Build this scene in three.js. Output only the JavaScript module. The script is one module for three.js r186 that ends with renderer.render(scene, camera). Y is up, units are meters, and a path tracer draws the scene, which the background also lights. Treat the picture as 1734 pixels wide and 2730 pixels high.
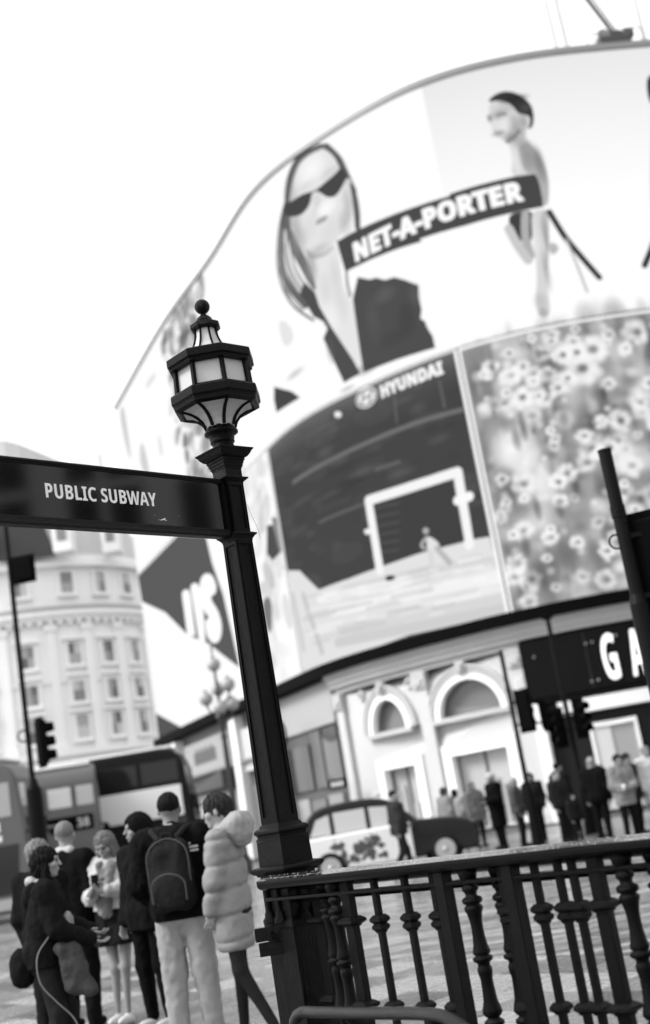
import * as THREE from 'three';
import { mergeGeometries, toCreasedNormals } from 'three/addons/utils/BufferGeometryUtils.js';
import { RoundedBoxGeometry } from 'three/addons/geometries/RoundedBoxGeometry.js';
import { TextGeometry } from 'three/addons/geometries/TextGeometry.js';
import { FontLoader } from 'three/addons/loaders/FontLoader.js';
import { createNoise3D } from 'simplex-noise';

// ------------------------------------------------------------------ camera, sky, sun, exposure
const scene = new THREE.Scene();
const camera = new THREE.PerspectiveCamera(44.94, 650 / 1024, 0.1, 900);
camera.position.set(0, 1.5, 0);
camera.rotation.order = 'YXZ';
camera.rotation.set(THREE.MathUtils.degToRad(13.35), 0, THREE.MathUtils.degToRad(-9.6));
camera.focus = 5.5;
camera.userData.fStop = 1.6;
scene.add(camera);
const renderer = new THREE.WebGLRenderer({ antialias: true });
renderer.setSize(650, 1024);
renderer.toneMapping = THREE.LinearToneMapping;
renderer.toneMappingExposure = 2.6;
renderer.shadowMap.enabled = true;

let seed = 7;
const rnd = () => { seed = (seed * 1664525 + 1013904223) >>> 0; return seed / 4294967296; };
const noise = createNoise3D(rnd);
const fbm = (x, y, z, n = 4) => { let s = 0, a = 0.5; for (let i = 0; i < n; i++) { s += a * noise(x, y, z); x *= 2.03; y *= 2.03; z *= 2.03; a *= 0.5; } return s; };

const sunDir = new THREE.Vector3(-0.72, 0.62, 0.18).normalize();
{
  const W = 512, H = 256, px = new Float32Array(W * H * 4), d = new THREE.Vector3();
  for (let j = 0; j < H; j++) for (let i = 0; i < W; i++) {
    const ph = ((i + 0.5) / W - 0.5) * 2 * Math.PI, th = ((j + 0.5) / H - 0.5) * Math.PI;
    d.set(Math.cos(th) * Math.cos(ph), Math.sin(th), Math.cos(th) * Math.sin(ph));
    const toSun = Math.max(0, d.dot(sunDir) * 0.5 + 0.5), cloud = fbm(d.x * 1.6, d.y * 3 + 4, d.z * 1.6, 5);
    const v = d.y < -0.02 ? 0.3 : 0.44 + 0.32 * toSun * toSun + 0.1 * cloud;
    px.set([v, v, v, 1], (j * W + i) * 4);
  }
  const sky = new THREE.DataTexture(px, W, H, THREE.RGBAFormat, THREE.FloatType);
  sky.mapping = THREE.EquirectangularReflectionMapping;
  sky.magFilter = THREE.LinearFilter; sky.minFilter = THREE.LinearFilter; sky.wrapS = THREE.RepeatWrapping; sky.needsUpdate = true;
  scene.background = sky; scene.environment = sky;
}
const sun = new THREE.DirectionalLight(new THREE.Color().setRGB(1, 1, 1), 1.5);
sun.position.copy(sunDir).multiplyScalar(80); sun.castShadow = true; sun.shadow.radius = 40;
sun.shadow.mapSize.set(2048, 2048);
Object.assign(sun.shadow.camera, { left: -60, right: 60, top: 60, bottom: -60, near: 1, far: 250 });
scene.add(sun); scene.add(sun.target);

// ------------------------------------------------------------------ helpers
const V = (x, y, z) => new THREE.Vector3(x, y, z);
const grey = (v) => new THREE.Color().setRGB(v, v, v);
const mat = (v, roughness = 0.8, o = {}) => new THREE.MeshPhysicalMaterial({ color: grey(v), roughness, ...o });
const used = new Map();
function numbered(name) { const n = used.get(name) || 0; used.set(name, n + 1); return n ? name + '_' + String(n).padStart(3, '0') : name; }
function thing(name, label, category, [x, y, z] = [0, 0, 0], turn = 0, group) {
  const o = new THREE.Group(); o.name = numbered(name); o.position.set(x, y, z); o.rotation.y = turn;
  o.userData = { label, category }; if (group) o.userData.group = group; scene.add(o); return o;
}
function plain(g) { const n = g.index ? g.toNonIndexed() : g; for (const k of Object.keys(n.attributes)) if (!['position', 'normal', 'uv'].includes(k)) n.deleteAttribute(k); return n; }
function join(list) {
  if (!Array.isArray(list)) return list; if (list.length === 1) return list[0];
  const l = list.map(plain); const uv = l.every((g) => g.attributes.uv); if (!uv) l.forEach((g) => g.deleteAttribute('uv'));
  return mergeGeometries(l);
}
function part(name, geo, m, parent) {
  const o = new THREE.Mesh(join(geo), m); o.name = name; o.castShadow = o.receiveShadow = true; parent.add(o); return o;
}
function structure(name, label, geo, m) {
  const o = part(numbered(name), geo, m, scene); o.userData = { kind: 'structure', label, category: name.replace(/_/g, ' ') }; return o;
}
const box = (w, h, d, x = 0, y = 0, z = 0, ry = 0) => { const g = new THREE.BoxGeometry(w, h, d); if (ry) g.rotateY(ry); return g.translate(x, y, z); };
const rbox = (w, h, d, x = 0, y = 0, z = 0, r = 0.01, seg = 2) => new RoundedBoxGeometry(w, h, d, seg, Math.min(r, w / 2.01, h / 2.01, d / 2.01)).translate(x, y, z);
const cyl = (r0, r1, h, x = 0, y = 0, z = 0, n = 20) => new THREE.CylinderGeometry(r1, r0, h, n).translate(x, y, z);   // r0 at the foot
const ball = (r, x = 0, y = 0, z = 0, n = 20) => new THREE.SphereGeometry(r, n, Math.ceil(n * 0.7)).translate(x, y, z);
const tube = (pts, r, n = 24, k = 8) => new THREE.TubeGeometry(new THREE.CatmullRomCurve3(pts.map((p) => (p.isVector3 ? p : V(...p)))), n, r, k);
const flat = (g) => { const n = g.index ? g.toNonIndexed() : g; n.computeVertexNormals(); return n; };
const lathe = (pts, n = 24) => new THREE.LatheGeometry(pts.map(([r, y]) => new THREE.Vector2(Math.max(r, 0.0005), y)), n);
const facet = (pts, n, turn = 0) => flat(lathe(pts, n).rotateY(turn));        // n-sided mouldings with crisp edges
function prism(q, n, depth) {                                                // four front corners + direction to the back
  const b = q.map((p) => p.clone().addScaledVector(n, depth)), v = [...q, ...b], f = [[0, 1, 2], [0, 2, 3], [5, 4, 7], [5, 7, 6], [4, 5, 1], [4, 1, 0], [1, 5, 6], [1, 6, 2], [2, 6, 7], [2, 7, 3], [3, 7, 4], [3, 4, 0]];
  const a = []; for (const t of f) for (const i of t) a.push(v[i].x, v[i].y, v[i].z);
  const g = new THREE.BufferGeometry(); g.setAttribute('position', new THREE.Float32BufferAttribute(a, 3)); g.computeVertexNormals(); return g;
}
function bar(a, b, w, d) {                                                    // a straight bar of w x d between two points
  const A = V(...a), B = V(...b), L = A.distanceTo(B), g = new THREE.BoxGeometry(w, L, d);
  g.applyQuaternion(new THREE.Quaternion().setFromUnitVectors(V(0, 1, 0), B.clone().sub(A).normalize())); return g.translate((A.x + B.x) / 2, (A.y + B.y) / 2, (A.z + B.z) / 2);
}
function noiseTexture(n, f, { base = 0.5, amp = 0.5, sx = 1, sy = 1, oct = 5, srgb = false, shape } = {}) {
  const px = new Uint8Array(n * n * 4), T = Math.PI * 2;
  for (let j = 0; j < n; j++) for (let i = 0; i < n; i++) {
    const u = (i / n) * T, w = (j / n) * T;
    let v = fbm(Math.cos(u) * f * sx + 3, Math.sin(u) * f * sx + Math.cos(w) * f * sy, Math.sin(w) * f * sy, oct);
    v = base + amp * v; if (shape) v = shape(v); const c = Math.max(0, Math.min(255, v * 255)); px.set([c, c, c, 255], (j * n + i) * 4);
  }
  const t = new THREE.DataTexture(px, n, n, THREE.RGBAFormat); t.wrapS = t.wrapT = THREE.RepeatWrapping; t.magFilter = THREE.LinearFilter; t.minFilter = THREE.LinearMipmapLinearFilter; t.generateMipmaps = true;
  if (srgb) t.colorSpace = THREE.SRGBColorSpace; t.needsUpdate = true; return t;
}
const rep = (t, x, y = x) => { const c = t.clone(); c.repeat.set(x, y); c.needsUpdate = true; return c; };
function uvMetres(g, sx = 1, sy = 1) {                                        // uv from the face's own plane, in metres
  const p = g.attributes.position; if (!g.attributes.normal) g.computeVertexNormals(); const n = g.attributes.normal, uv = new Float32Array(p.count * 2);
  for (let i = 0; i < p.count; i++) {
    const ax = Math.abs(n.getX(i)), ay = Math.abs(n.getY(i)), az = Math.abs(n.getZ(i));
    if (ay > ax && ay > az) uv.set([p.getX(i) * sx, p.getZ(i) * sy], i * 2); else if (ax > az) uv.set([p.getZ(i) * sx, p.getY(i) * sy], i * 2); else uv.set([p.getX(i) * sx, p.getY(i) * sy], i * 2);
  }
  g.setAttribute('uv', new THREE.BufferAttribute(uv, 2)); return g;
}
const fineNoise = noiseTexture(256, 6, { base: 0.5, amp: 0.7 });
const blotch = noiseTexture(512, 2.2, { base: 0.5, amp: 0.8, oct: 6 });
const font = await new FontLoader().loadAsync('fonts/droid/droid_sans_bold.typeface.json');
function lettering(text, width, height, depth) {                             // text scaled to a cap height and a total width, left end at 0
  const g = new TextGeometry(text, { font, size: 1, depth: 1, curveSegments: 6, bevelEnabled: false }); g.computeBoundingBox(); const b = g.boundingBox;
  return g.translate(-b.min.x, -b.min.y, 0).scale(width / (b.max.x - b.min.x), height / (b.max.y - b.min.y), depth);
}

// ------------------------------------------------------------------ shared materials
const M = {
  iron: mat(0.003, 0.26, { specularIntensity: 0.16, bumpMap: rep(fineNoise, 3), bumpScale: 0.0012 }),
  ironWet: mat(0.005, 0.28, { specularIntensity: 0.3, bumpMap: rep(fineNoise, 6), bumpScale: 0.0015 }),
  signGlass: mat(0.003, 0.06, { specularIntensity: 0.8 }),
  letter: mat(0.72, 0.6),
  opal: mat(0.66, 0.9, { transmission: 0.35, thickness: 0 }),
  stone: mat(0.8, 0.9, { bumpMap: rep(blotch, 0.2), bumpScale: 0.01 }),
  paleStone: mat(0.8, 0.9),
  oldStone: mat(0.6, 0.9),
  slate: mat(0.12, 0.6),
  lead: mat(0.3, 0.6),
  glassDark: mat(0.012, 0.08, { specularIntensity: 0.6 }),
  glassMid: mat(0.16, 0.1),
  black: mat(0.003, 0.6, { specularIntensity: 0.05 }),
  rubber: mat(0.01, 0.8, { specularIntensity: 0.3 }),
  busPaint: mat(0.1, 0.35, { specularIntensity: 0.5 }),
  white: mat(0.78, 0.5),
  steel: mat(0.45, 0.35, { metalness: 0.8 }),
  tar: mat(0.05, 0.8),
};

// ------------------------------------------------------------------ ground: plaza, stairwell, road
const O = [-0.415, 0, -5.5], RAIL = Math.atan2(-0.742, 0.67);                 // the lamp post; local x runs along the railing, local z to the stairs
const toWorld = (x, z) => [O[0] + 0.67 * x - 0.742 * z, O[2] + 0.742 * x + 0.67 * z];
const KERB = -5.05;
{
  const wet = mat(0.42, 1, { roughnessMap: rep(noiseTexture(512, 2.6, { base: 0.13, amp: 0.34, sx: 0.45 }), 0.11, 0.16), map: rep(noiseTexture(512, 3.5, { base: 0.72, amp: 0.6, sx: 0.4, srgb: true }), 0.1, 0.2), bumpMap: rep(fineNoise, 2.1), bumpScale: 0.004, ior: 1.45 });
  const s = new THREE.Shape([[-420, KERB], [420, KERB], [420, -420], [-420, -420]].map(([x, z]) => new THREE.Vector2(...toWorld(x, z)).multiply(new THREE.Vector2(1, -1))));
  structure('road', 'wide wet asphalt road running past the railing', uvMetres(new THREE.ShapeGeometry(s).rotateX(-Math.PI / 2).translate(0, -0.1, 0)), wet);
  const p = new THREE.Shape([[-60, KERB + 0.16], [60, KERB + 0.16], [60, 40], [-60, 40]].map(([x, z]) => new THREE.Vector2(x, -z)));
  p.holes.push(new THREE.Path([[0.1, 0.22], [4.2, 0.22], [4.2, 2.35], [0.1, 2.35]].map(([x, z]) => new THREE.Vector2(x, -z))));
  const pave = structure('pavement', 'wet stone pavement around the stair opening', uvMetres(new THREE.ExtrudeGeometry(p, { depth: 0.1, bevelEnabled: false }).rotateX(-Math.PI / 2).translate(0, -0.112, 0)), wet);
  pave.position.set(O[0], 0, O[2]); pave.rotation.y = RAIL;
  const rough = [0.06, 0.14, 0.26].map((b, i) => mat([0.09, 0.17, 0.27][i], 1, { roughnessMap: rep(noiseTexture(256, 2.2 + i, { base: b, amp: 0.3 }), 0.5), bumpMap: rep(fineNoise, 1.2), bumpScale: 0.004, ior: 1.45 }));
  const slab = [0.74, 0.9, 0.6].map((w) => uvMetres(rbox(w - 0.012, 0.05, 0.588, 0, 0, 0, 0.006, 1)));
  for (let r = 0; r < 10; r++) { let x = -13 + (r % 3) * 0.31; while (x < 4.6) { const k = Math.floor(rnd() * 3), w = [0.74, 0.9, 0.6][k]; x += w / 2; const b = part('paving_slab', slab[k], rough[Math.floor(rnd() * 3)], pave); b.position.set(x, -0.0245 + rnd() * 0.005, KERB + 0.46 + r * 0.6 - 0.0); b.rotation.set((rnd() - 0.5) * 0.006, 0, (rnd() - 0.5) * 0.006); x += w / 2; } if (KERB + 0.46 + (r + 1) * 0.6 > -0.15) break; }
  const kb = uvMetres(rbox(0.99, 0.24, 0.15, 0, 0, 0, 0.02, 1)); for (let i = -26; i < 14; i++) { const b = part('kerb_stone', kb, rough[(i + 30) % 3], pave); b.position.set(i + 0.5, -0.112, KERB + 0.075); }
  const tread = mat(0.22, 0.6), st = structure('stairs', 'stone stairs going down under the sign', [0.2, 0.2].map(() => box(0.01, 0.01, 0.01, 0.3, -3, 1.2)), tread);
  st.position.copy(pave.position); st.rotation.y = RAIL;
  for (let i = 0; i < 13; i++) part('step', box(0.3, 0.4, 2.1, 0.26 + i * 0.3, -0.2 - 0.17 * (i + 1), 1.285), tread, st);
  part('side_wall', [box(4.1, 2.6, 0.06, 2.15, -1.42, 0.19), box(4.1, 2.6, 0.06, 2.15, -1.42, 2.38), box(0.06, 2.6, 2.2, 4.23, -1.42, 1.285)], mat(0.55, 0.4), st);
}

// ------------------------------------------------------------------ curved screen building
const CP = [[-10.67, -66.3], [-6.2, -55.8], [-3.1, -49.6], [-0.6, -44.2], [2.16, -41.1], [5.5, -38.8], [9.1, -38.1], [13.9, -38.6], [20, -39.6], [26, -41.5]];
const LINE = [], ARC = [0];
{
  const P = [CP[0].map((v, i) => 2 * v - CP[1][i]), ...CP, CP[9].map((v, i) => 2 * v - CP[8][i])];
  for (let i = 1; i < P.length - 2; i++) for (let k = 0; k < 24; k++) {
    const t = k / 24, [a, b, c, d] = P.slice(i - 1, i + 3);
    LINE.push([0, 1].map((q) => 0.5 * (2 * b[q] + (c[q] - a[q]) * t + (2 * a[q] - 5 * b[q] + 4 * c[q] - d[q]) * t * t + (-a[q] + 3 * b[q] - 3 * c[q] + d[q]) * t ** 3)));
  }
  LINE.push(CP[9]); for (let i = 1; i < LINE.length; i++) ARC.push(ARC[i - 1] + Math.hypot(LINE[i][0] - LINE[i - 1][0], LINE[i][1] - LINE[i - 1][1]));
}
function onCurve(s, off = 0) {                                                // point at arc length s, off metres towards the street
  let i = 0; while (i < ARC.length - 2 && ARC[i + 1] < s) i++;
  const t = (s - ARC[i]) / (ARC[i + 1] - ARC[i]), a = LINE[i], b = LINE[i + 1];
  const tan = (k) => { const p = LINE[Math.max(0, k - 1)], q = LINE[Math.min(LINE.length - 1, k + 1)], l = Math.hypot(q[0] - p[0], q[1] - p[1]); return [(q[0] - p[0]) / l, (q[1] - p[1]) / l]; };
  const u = tan(i), w = tan(i + 1), tc = Math.max(0, Math.min(1, t)), tx = u[0] + (w[0] - u[0]) * tc, tz = u[1] + (w[1] - u[1]) * tc;
  return [a[0] + (b[0] - a[0]) * t - tz * off, a[1] + (b[1] - a[1]) * t + tx * off, Math.atan2(-tz, tx)];
}
function bend(g) {                                                           // geometry drawn in (arc length, height, out) laid on the curve
  const p = g.attributes.position; for (let i = 0; i < p.count; i++) { const [x, z] = onCurve(p.getX(i), p.getZ(i)); p.setXYZ(i, x, p.getY(i), z); }
  g.computeVertexNormals(); return g;
}
const strip = (s0, s1, h0, h1, o0, o1, step = 0.5) => bend(flat(new THREE.BoxGeometry(s1 - s0, h1 - h0, o1 - o0, Math.max(1, Math.ceil((s1 - s0) / step)), 1, 1).translate((s0 + s1) / 2, (h0 + h1) / 2, (o0 + o1) / 2)));
function bendShape(pts, holes, o0, depth) {
  const dense = (q) => { const r = []; q.forEach((a, i) => { const b = q[(i + 1) % q.length], n = Math.max(1, Math.ceil(Math.abs(b[0] - a[0]) / 0.35)); for (let k = 0; k < n; k++) r.push(new THREE.Vector2(a[0] + (b[0] - a[0]) * k / n, a[1] + (b[1] - a[1]) * k / n)); }); return r; };
  const s = new THREE.Shape(dense(pts)); for (const h of holes) s.holes.push(new THREE.Path(dense(h)));
  return bend(flat(new THREE.ExtrudeGeometry(s, { depth, bevelEnabled: false }).translate(0, 0, o0)));
}
const arch = (s0, s1, h0, top, n = 18) => { const c = (s0 + s1) / 2, r = (s1 - s0) / 2, o = [[s1, h0]]; for (let i = 0; i <= n; i++) { const a = Math.PI * i / n; o.push([c + r * Math.cos(a), h0 + 0.02 + (top - h0 - 0.02) * Math.sin(a)]); } o.push([s0, h0]); return o; };

const SW = 46, SH0 = 6.5, SH1 = 25.1, K = 2048 / SW;
const PRINT = [
['fashion','f',226,1,0,[[27.26,25.09],[28.34,24.93],[29.0,24.29],[29.39,23.35],[29.49,22.62],[29.27,21.75],[28.97,21.5],[28.4,21.09],[27.73,20.9],[27.15,20.92],[26.65,21.4],[26.44,22.0],[26.29,22.58],[26.19,23.19],[26.17,23.86],[26.46,24.43],[26.79,24.87]]],
['fashion','f',228,1,0,[[26.74,21.46],[27.75,20.99],[28.33,21.07],[28.32,20.2],[28.23,19.28],[28.55,18.72],[28.55,18.06],[28.55,17.03],[28.5,15.96],[28.31,15.99],[28.09,16.6],[27.52,17.81],[27.12,18.84],[26.9,19.61],[26.84,20.47]]],
['fashion','f',190,1,0,[[26.65,21.7],[27.12,21.06],[27.73,20.9],[28.26,21.05],[27.96,20.8],[27.39,20.81],[26.79,21.09]]],
['fashion','f',60,1,0,[[27.05,25.1],[27.49,25.22],[28.11,25.07],[27.27,25.14],[26.69,24.77],[26.29,24.06],[26.13,23.27],[26.22,22.0],[26.11,22.16],[25.96,23.36],[26.18,24.06],[26.49,24.67]]],
['fashion','f',60,1,0,[[28.17,25.04],[28.69,24.82],[29.02,24.38],[29.24,23.77],[29.44,23.08],[29.53,22.4],[29.5,21.74],[29.41,21.1],[29.25,21.18],[29.36,21.9],[29.41,22.65],[29.29,23.15],[29.08,23.55],[28.96,24.11],[28.69,24.55]]],
['fashion','f',110,1,0,[[25.84,23.52],[26.18,22.73],[26.42,21.91],[26.69,21.28],[26.94,20.33],[26.98,19.63],[26.62,20.13],[26.28,21.07],[25.99,21.71],[25.9,22.57]]],
['fashion','l',120,1,0.11,[[26.23,23.83],[25.69,23.29],[25.22,22.39],[24.98,21.59],[25.05,20.74],[25.53,19.72],[26.55,18.74]]],
['fashion','l',160,1,0.09,[[25.74,23.16],[25.6,22.2],[25.6,21.45],[25.7,20.64],[26.17,19.78]]],
['fashion','l',150,1,0.09,[[25.04,21.77],[25.22,20.72],[25.54,20.07]]],
['fashion','s',150,0.5,0.44,[[26.48,23.91],[0.83,0]]],
['fashion','s',140,0.55,0.52,[[26.38,22.63],[0.83,0]]],
['fashion','s',150,0.55,0.55,[[26.51,21.97],[0.62,0]]],
['fashion','s',170,0.6,0.29,[[29.13,22.2],[0.81,0]]],
['fashion','s',150,0.5,0.41,[[28.87,21.55],[0.67,0]]],
['fashion','s',150,0.45,0.81,[[27.33,21.13],[0.3,0]]],
['fashion','s',190,0.5,0.25,[[27.6,22.54],[0.3,0]]],
['fashion','s',205,0.4,0.69,[[28.14,21.59],[0.54,0]]],
['fashion','s',205,0.4,0.59,[[27.04,22.16],[0.55,0]]],
['fashion','s',255,0.8,0.69,[[28.1,22.5],[0.41,0]]],
['fashion','s',252,0.8,0.89,[[27.74,24.28],[0.69,0]]],
['fashion','s',190,0.5,0.68,[[28.63,23.73],[0.25,0]]],
['fashion','s',200,0.45,0.73,[[27.3,23.8],[0.19,0]]],
['fashion','s',150,0.7,0.37,[[26.9,20.69],[0.82,0]]],
['fashion','s',190,0.4,0.34,[[27.99,19.86],[0.94,0]]],
['fashion','s',205,0.5,0.39,[[27.43,19.62],[0.81,0]]],
['fashion','s',200,0.5,0.41,[[27.96,18.68],[0.8,0]]],
['fashion','s',245,0.6,0.71,[[27.41,18.43],[0.8,0]]],
['fashion','l',99,1,0.08018768707646333,[[28.36,24.93],[27.33,25.13],[26.57,24.62],[26.14,23.75],[25.77,22.84],[25.21,21.94],[25.27,20.81],[26.3,19.35]],0.54],
['fashion','l',56,1,0.08193163421873673,[[28.39,24.86],[27.39,25.06],[26.71,24.53],[26.25,23.65],[25.94,22.75]],0.54],
['fashion','l',136,1,0.08792880833389217,[[28.39,24.84],[27.39,25.05],[26.73,24.51],[26.24,23.65],[26.07,22.69]],0.51],
['fashion','l',73,1,0.07027641252975109,[[28.36,24.88],[27.37,25.07],[26.69,24.53],[26.24,23.66],[26.01,22.72],[25.65,21.8],[25.81,20.76],[26.6,19.41]],0.36],
['fashion','l',146,1,0.0353110855865837,[[28.37,24.83],[27.43,25.01],[26.71,24.51],[26.3,23.61],[26.12,22.66],[25.84,21.76],[26.01,20.78],[26.79,19.45]],0.72],
['fashion','l',56,1,0.06032522241888264,[[28.38,24.9],[27.37,25.09],[26.6,24.59],[26.21,23.7],[25.81,22.82],[25.43,21.86],[25.5,20.79],[26.43,19.38]],0.82],
['fashion','l',48,1,0.08379957848565608,[[28.32,24.94],[27.31,25.13],[26.61,24.59],[26.2,23.71],[25.75,22.84],[25.26,21.92],[25.42,20.78],[26.3,19.39]],0.48],
['fashion','l',97,1,0.08866783898691812,[[28.37,24.9],[27.36,25.09],[26.66,24.56],[26.25,23.67],[25.88,22.78]],0.56],
['fashion','l',41,1,0.07241701496195393,[[28.37,24.88],[27.33,25.1],[26.68,24.55],[26.23,23.67],[25.89,22.78]],0.68],
['fashion','l',46,1,0.04802423840193536,[[28.38,24.96],[27.27,25.19],[26.55,24.64],[26.15,23.77],[25.59,22.93],[24.98,22.0],[24.99,20.83],[26.06,19.35]],0.48],
['fashion','l',42,1,0.04931795907727587,[[28.38,24.84],[27.39,25.04],[26.7,24.53],[26.28,23.62],[26.04,22.7]],0.46],
['fashion','l',88,1,0.07840663425752745,[[28.35,24.85],[27.4,25.03],[26.74,24.5],[26.3,23.61],[26.09,22.68]],0.74],
['fashion','l',70,1,0.055186271027475114,[[28.36,24.94],[27.33,25.13],[26.58,24.62],[26.14,23.76],[25.69,22.88],[25.2,21.93],[25.2,20.82],[26.2,19.37]],0.5],
['fashion','l',57,1,0.06977923203170944,[[28.4,24.81],[27.46,24.99],[26.79,24.47],[26.27,23.61],[26.18,22.63],[25.95,21.71],[26.09,20.77],[26.83,19.46]],0.56],
['fashion','l',77,1,0.08398049016142788,[[28.32,24.95],[27.33,25.12],[26.6,24.6],[26.21,23.71],[25.73,22.86],[25.32,21.89],[25.38,20.79],[26.33,19.36]],0.59],
['fashion','l',121,1,0.05863184980074379,[[28.33,24.98],[27.3,25.17],[26.56,24.64],[26.14,23.77],[25.64,22.9],[25.0,21.99],[24.98,20.83],[26.05,19.35]],0.71],
['fashion','l',61,1,0.03299591113171977,[[28.38,24.91],[27.31,25.13],[26.65,24.57],[26.23,23.69],[25.84,22.8],[25.38,21.88],[25.39,20.81],[26.36,19.38]],0.42],
['fashion','l',97,1,0.03516768046412075,[[28.35,24.93],[27.34,25.12],[26.57,24.62],[26.15,23.74],[25.73,22.86],[25.23,21.93],[25.29,20.82],[26.32,19.36]],0.55],
['fashion','l',74,1,0.03479407380524314,[[28.37,24.92],[27.34,25.12],[26.61,24.59],[26.16,23.73],[25.77,22.83]],0.37],
['fashion','l',106,1,0.05765039474573365,[[28.35,24.92],[27.36,25.1],[26.64,24.57],[26.19,23.71],[25.81,22.81],[25.37,21.88],[25.48,20.78],[26.36,19.39]],0.41],
['fashion','l',116,1,0.03738876295345811,[[28.36,24.89],[27.36,25.08],[26.7,24.54],[26.26,23.66],[25.91,22.77],[25.57,21.82],[25.69,20.77],[26.49,19.42]],0.72],
['fashion','l',137,1,0.03550793255760743,[[28.38,24.86],[27.4,25.05],[26.7,24.53],[26.21,23.67],[26.0,22.72]],0.33],
['fashion','l',59,1,0.07604511226578235,[[28.39,24.82],[27.39,25.03],[26.77,24.48],[26.29,23.61],[26.15,22.65]],0.56],
['fashion','l',51,1,0.0752125985663937,[[28.4,24.84],[27.36,25.06],[26.69,24.53],[26.25,23.64],[26.05,22.69],[25.69,21.8],[25.85,20.78],[26.63,19.44]],0.49],
['fashion','l',83,1,0.07043134864744488,[[28.35,24.92],[27.31,25.13],[26.63,24.58],[26.24,23.69],[25.81,22.81],[25.39,21.87],[25.43,20.8],[26.38,19.38]],0.56],
['fashion','l',110,1,0.041950790202567804,[[28.34,24.91],[27.33,25.11],[26.68,24.55],[26.25,23.67],[25.89,22.78]],0.6],
['fashion','l',65,1,0.058769376935406084,[[28.39,24.91],[27.32,25.13],[26.64,24.58],[26.18,23.72],[25.82,22.81]],0.49],
['fashion','l',79,1,0.058877959099168826,[[28.37,24.94],[27.28,25.16],[26.63,24.59],[26.17,23.74],[25.71,22.87],[25.16,21.95],[25.24,20.79],[26.23,19.35]],0.67],
['fashion','l',84,1,0.04137739007583299,[[28.4,24.82],[27.42,25.02],[26.71,24.51],[26.25,23.63],[26.13,22.66]],0.42],
['fashion','l',117,1,0.047505803273376314,[[28.38,24.93],[27.29,25.16],[26.62,24.59],[26.16,23.75],[25.7,22.87],[25.2,21.93],[25.19,20.82],[26.18,19.38]],0.47],
['fashion','l',114,1,0.04648567471336304,[[28.35,24.89],[27.37,25.07],[26.68,24.55],[26.2,23.68],[25.95,22.74]],0.64],
['fashion','l',137,1,0.0459355044843998,[[28.32,24.97],[27.33,25.14],[26.57,24.63],[26.18,23.74],[25.69,22.88],[25.08,21.98],[25.15,20.8],[26.17,19.35]],0.69],
['fashion','l',114,1,0.04074626521950036,[[28.35,24.83],[27.43,25.0],[26.75,24.49],[26.3,23.59],[26.18,22.63],[25.96,21.72],[26.13,20.77],[26.85,19.47]],0.76],
['fashion','l',53,1,0.03411577646766048,[[28.34,24.88],[27.37,25.06],[26.71,24.52],[26.25,23.65],[26.0,22.72]],0.67],
['fashion','l',99,1,0.049971758251656596,[[28.36,24.86],[27.38,25.05],[26.7,24.52],[26.28,23.62],[26.01,22.72]],0.5],
['fashion','l',124,1,0.05499932021058313,[[28.39,24.88],[27.34,25.09],[26.65,24.56],[26.19,23.69],[25.89,22.78]],0.68],
['fashion','l',122,1,0.07818938766934123,[[28.34,24.86],[27.4,25.03],[26.7,24.52],[26.26,23.63],[26.09,22.68]],0.77],
['fashion','l',82,1,0.030142373490698364,[[28.38,24.82],[27.44,25.0],[26.79,24.47],[26.3,23.6],[26.15,22.65],[25.97,21.71],[26.14,20.76],[26.84,19.47]],0.7],
['fashion','l',94,1,0.08352302185562664,[[28.36,24.87],[27.36,25.07],[26.7,24.53],[26.2,23.68],[26.0,22.72],[25.68,21.79],[25.81,20.77],[26.61,19.43]],0.35],
['fashion','l',108,1,0.08149747289974703,[[28.36,24.85],[27.39,25.04],[26.69,24.53],[26.26,23.63],[26.11,22.67]],0.61],
['fashion','l',118,1,0.034676538636648574,[[28.36,24.83],[27.45,25.0],[26.78,24.47],[26.31,23.59],[26.15,22.65]],0.39],
['fashion','l',94,1,0.07318152096418805,[[28.35,24.95],[27.3,25.15],[26.6,24.61],[26.15,23.75],[25.69,22.88],[25.17,21.94],[25.19,20.81],[26.17,19.37]],0.48],
['fashion','l',98,1,0.05422483541234699,[[28.34,24.93],[27.3,25.13],[26.61,24.59],[26.22,23.7],[25.79,22.83]],0.37],
['fashion','l',52,1,0.03159979100925629,[[28.35,24.97],[27.25,25.19],[26.52,24.66],[26.14,23.77],[25.6,22.92]],0.81],
['fashion','l',50,1,0.08597513167336486,[[28.33,24.95],[27.33,25.13],[26.59,24.61],[26.14,23.75],[25.69,22.88],[25.23,21.92],[25.25,20.81],[26.27,19.36]],0.44],
['fashion','l',69,1,0.04022003688053776,[[28.36,24.93],[27.31,25.14],[26.57,24.62],[26.2,23.72],[25.79,22.83]],0.3],
['fashion','l',105,1,0.048283380904009965,[[28.18,25.04],[28.89,24.62],[29.2,23.77],[29.44,22.91]],0.66],
['fashion','l',48,1,0.07438766771458265,[[28.69,24.82],[29.16,24.17],[29.37,23.38],[29.57,22.45]],0.74],
['fashion','l',95,1,0.07323774341616464,[[28.6,24.86],[29.14,24.22],[29.34,23.43],[29.58,22.5]],0.66],
['fashion','l',78,1,0.04423025634915443,[[28.52,24.9],[29.12,24.28],[29.3,23.49],[29.54,22.57]],0.81],
['fashion','l',127,1,0.08734146188901669,[[28.5,24.9],[29.1,24.31],[29.33,23.5],[29.52,22.61]],0.36],
['fashion','l',51,1,0.04379547951556834,[[28.48,24.91],[29.03,24.37],[29.27,23.55],[29.49,22.66]],0.88],
['fashion','l',96,1,0.07953080392165209,[[28.31,24.98],[28.93,24.55],[29.25,23.69],[29.46,22.83]],0.37],
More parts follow.
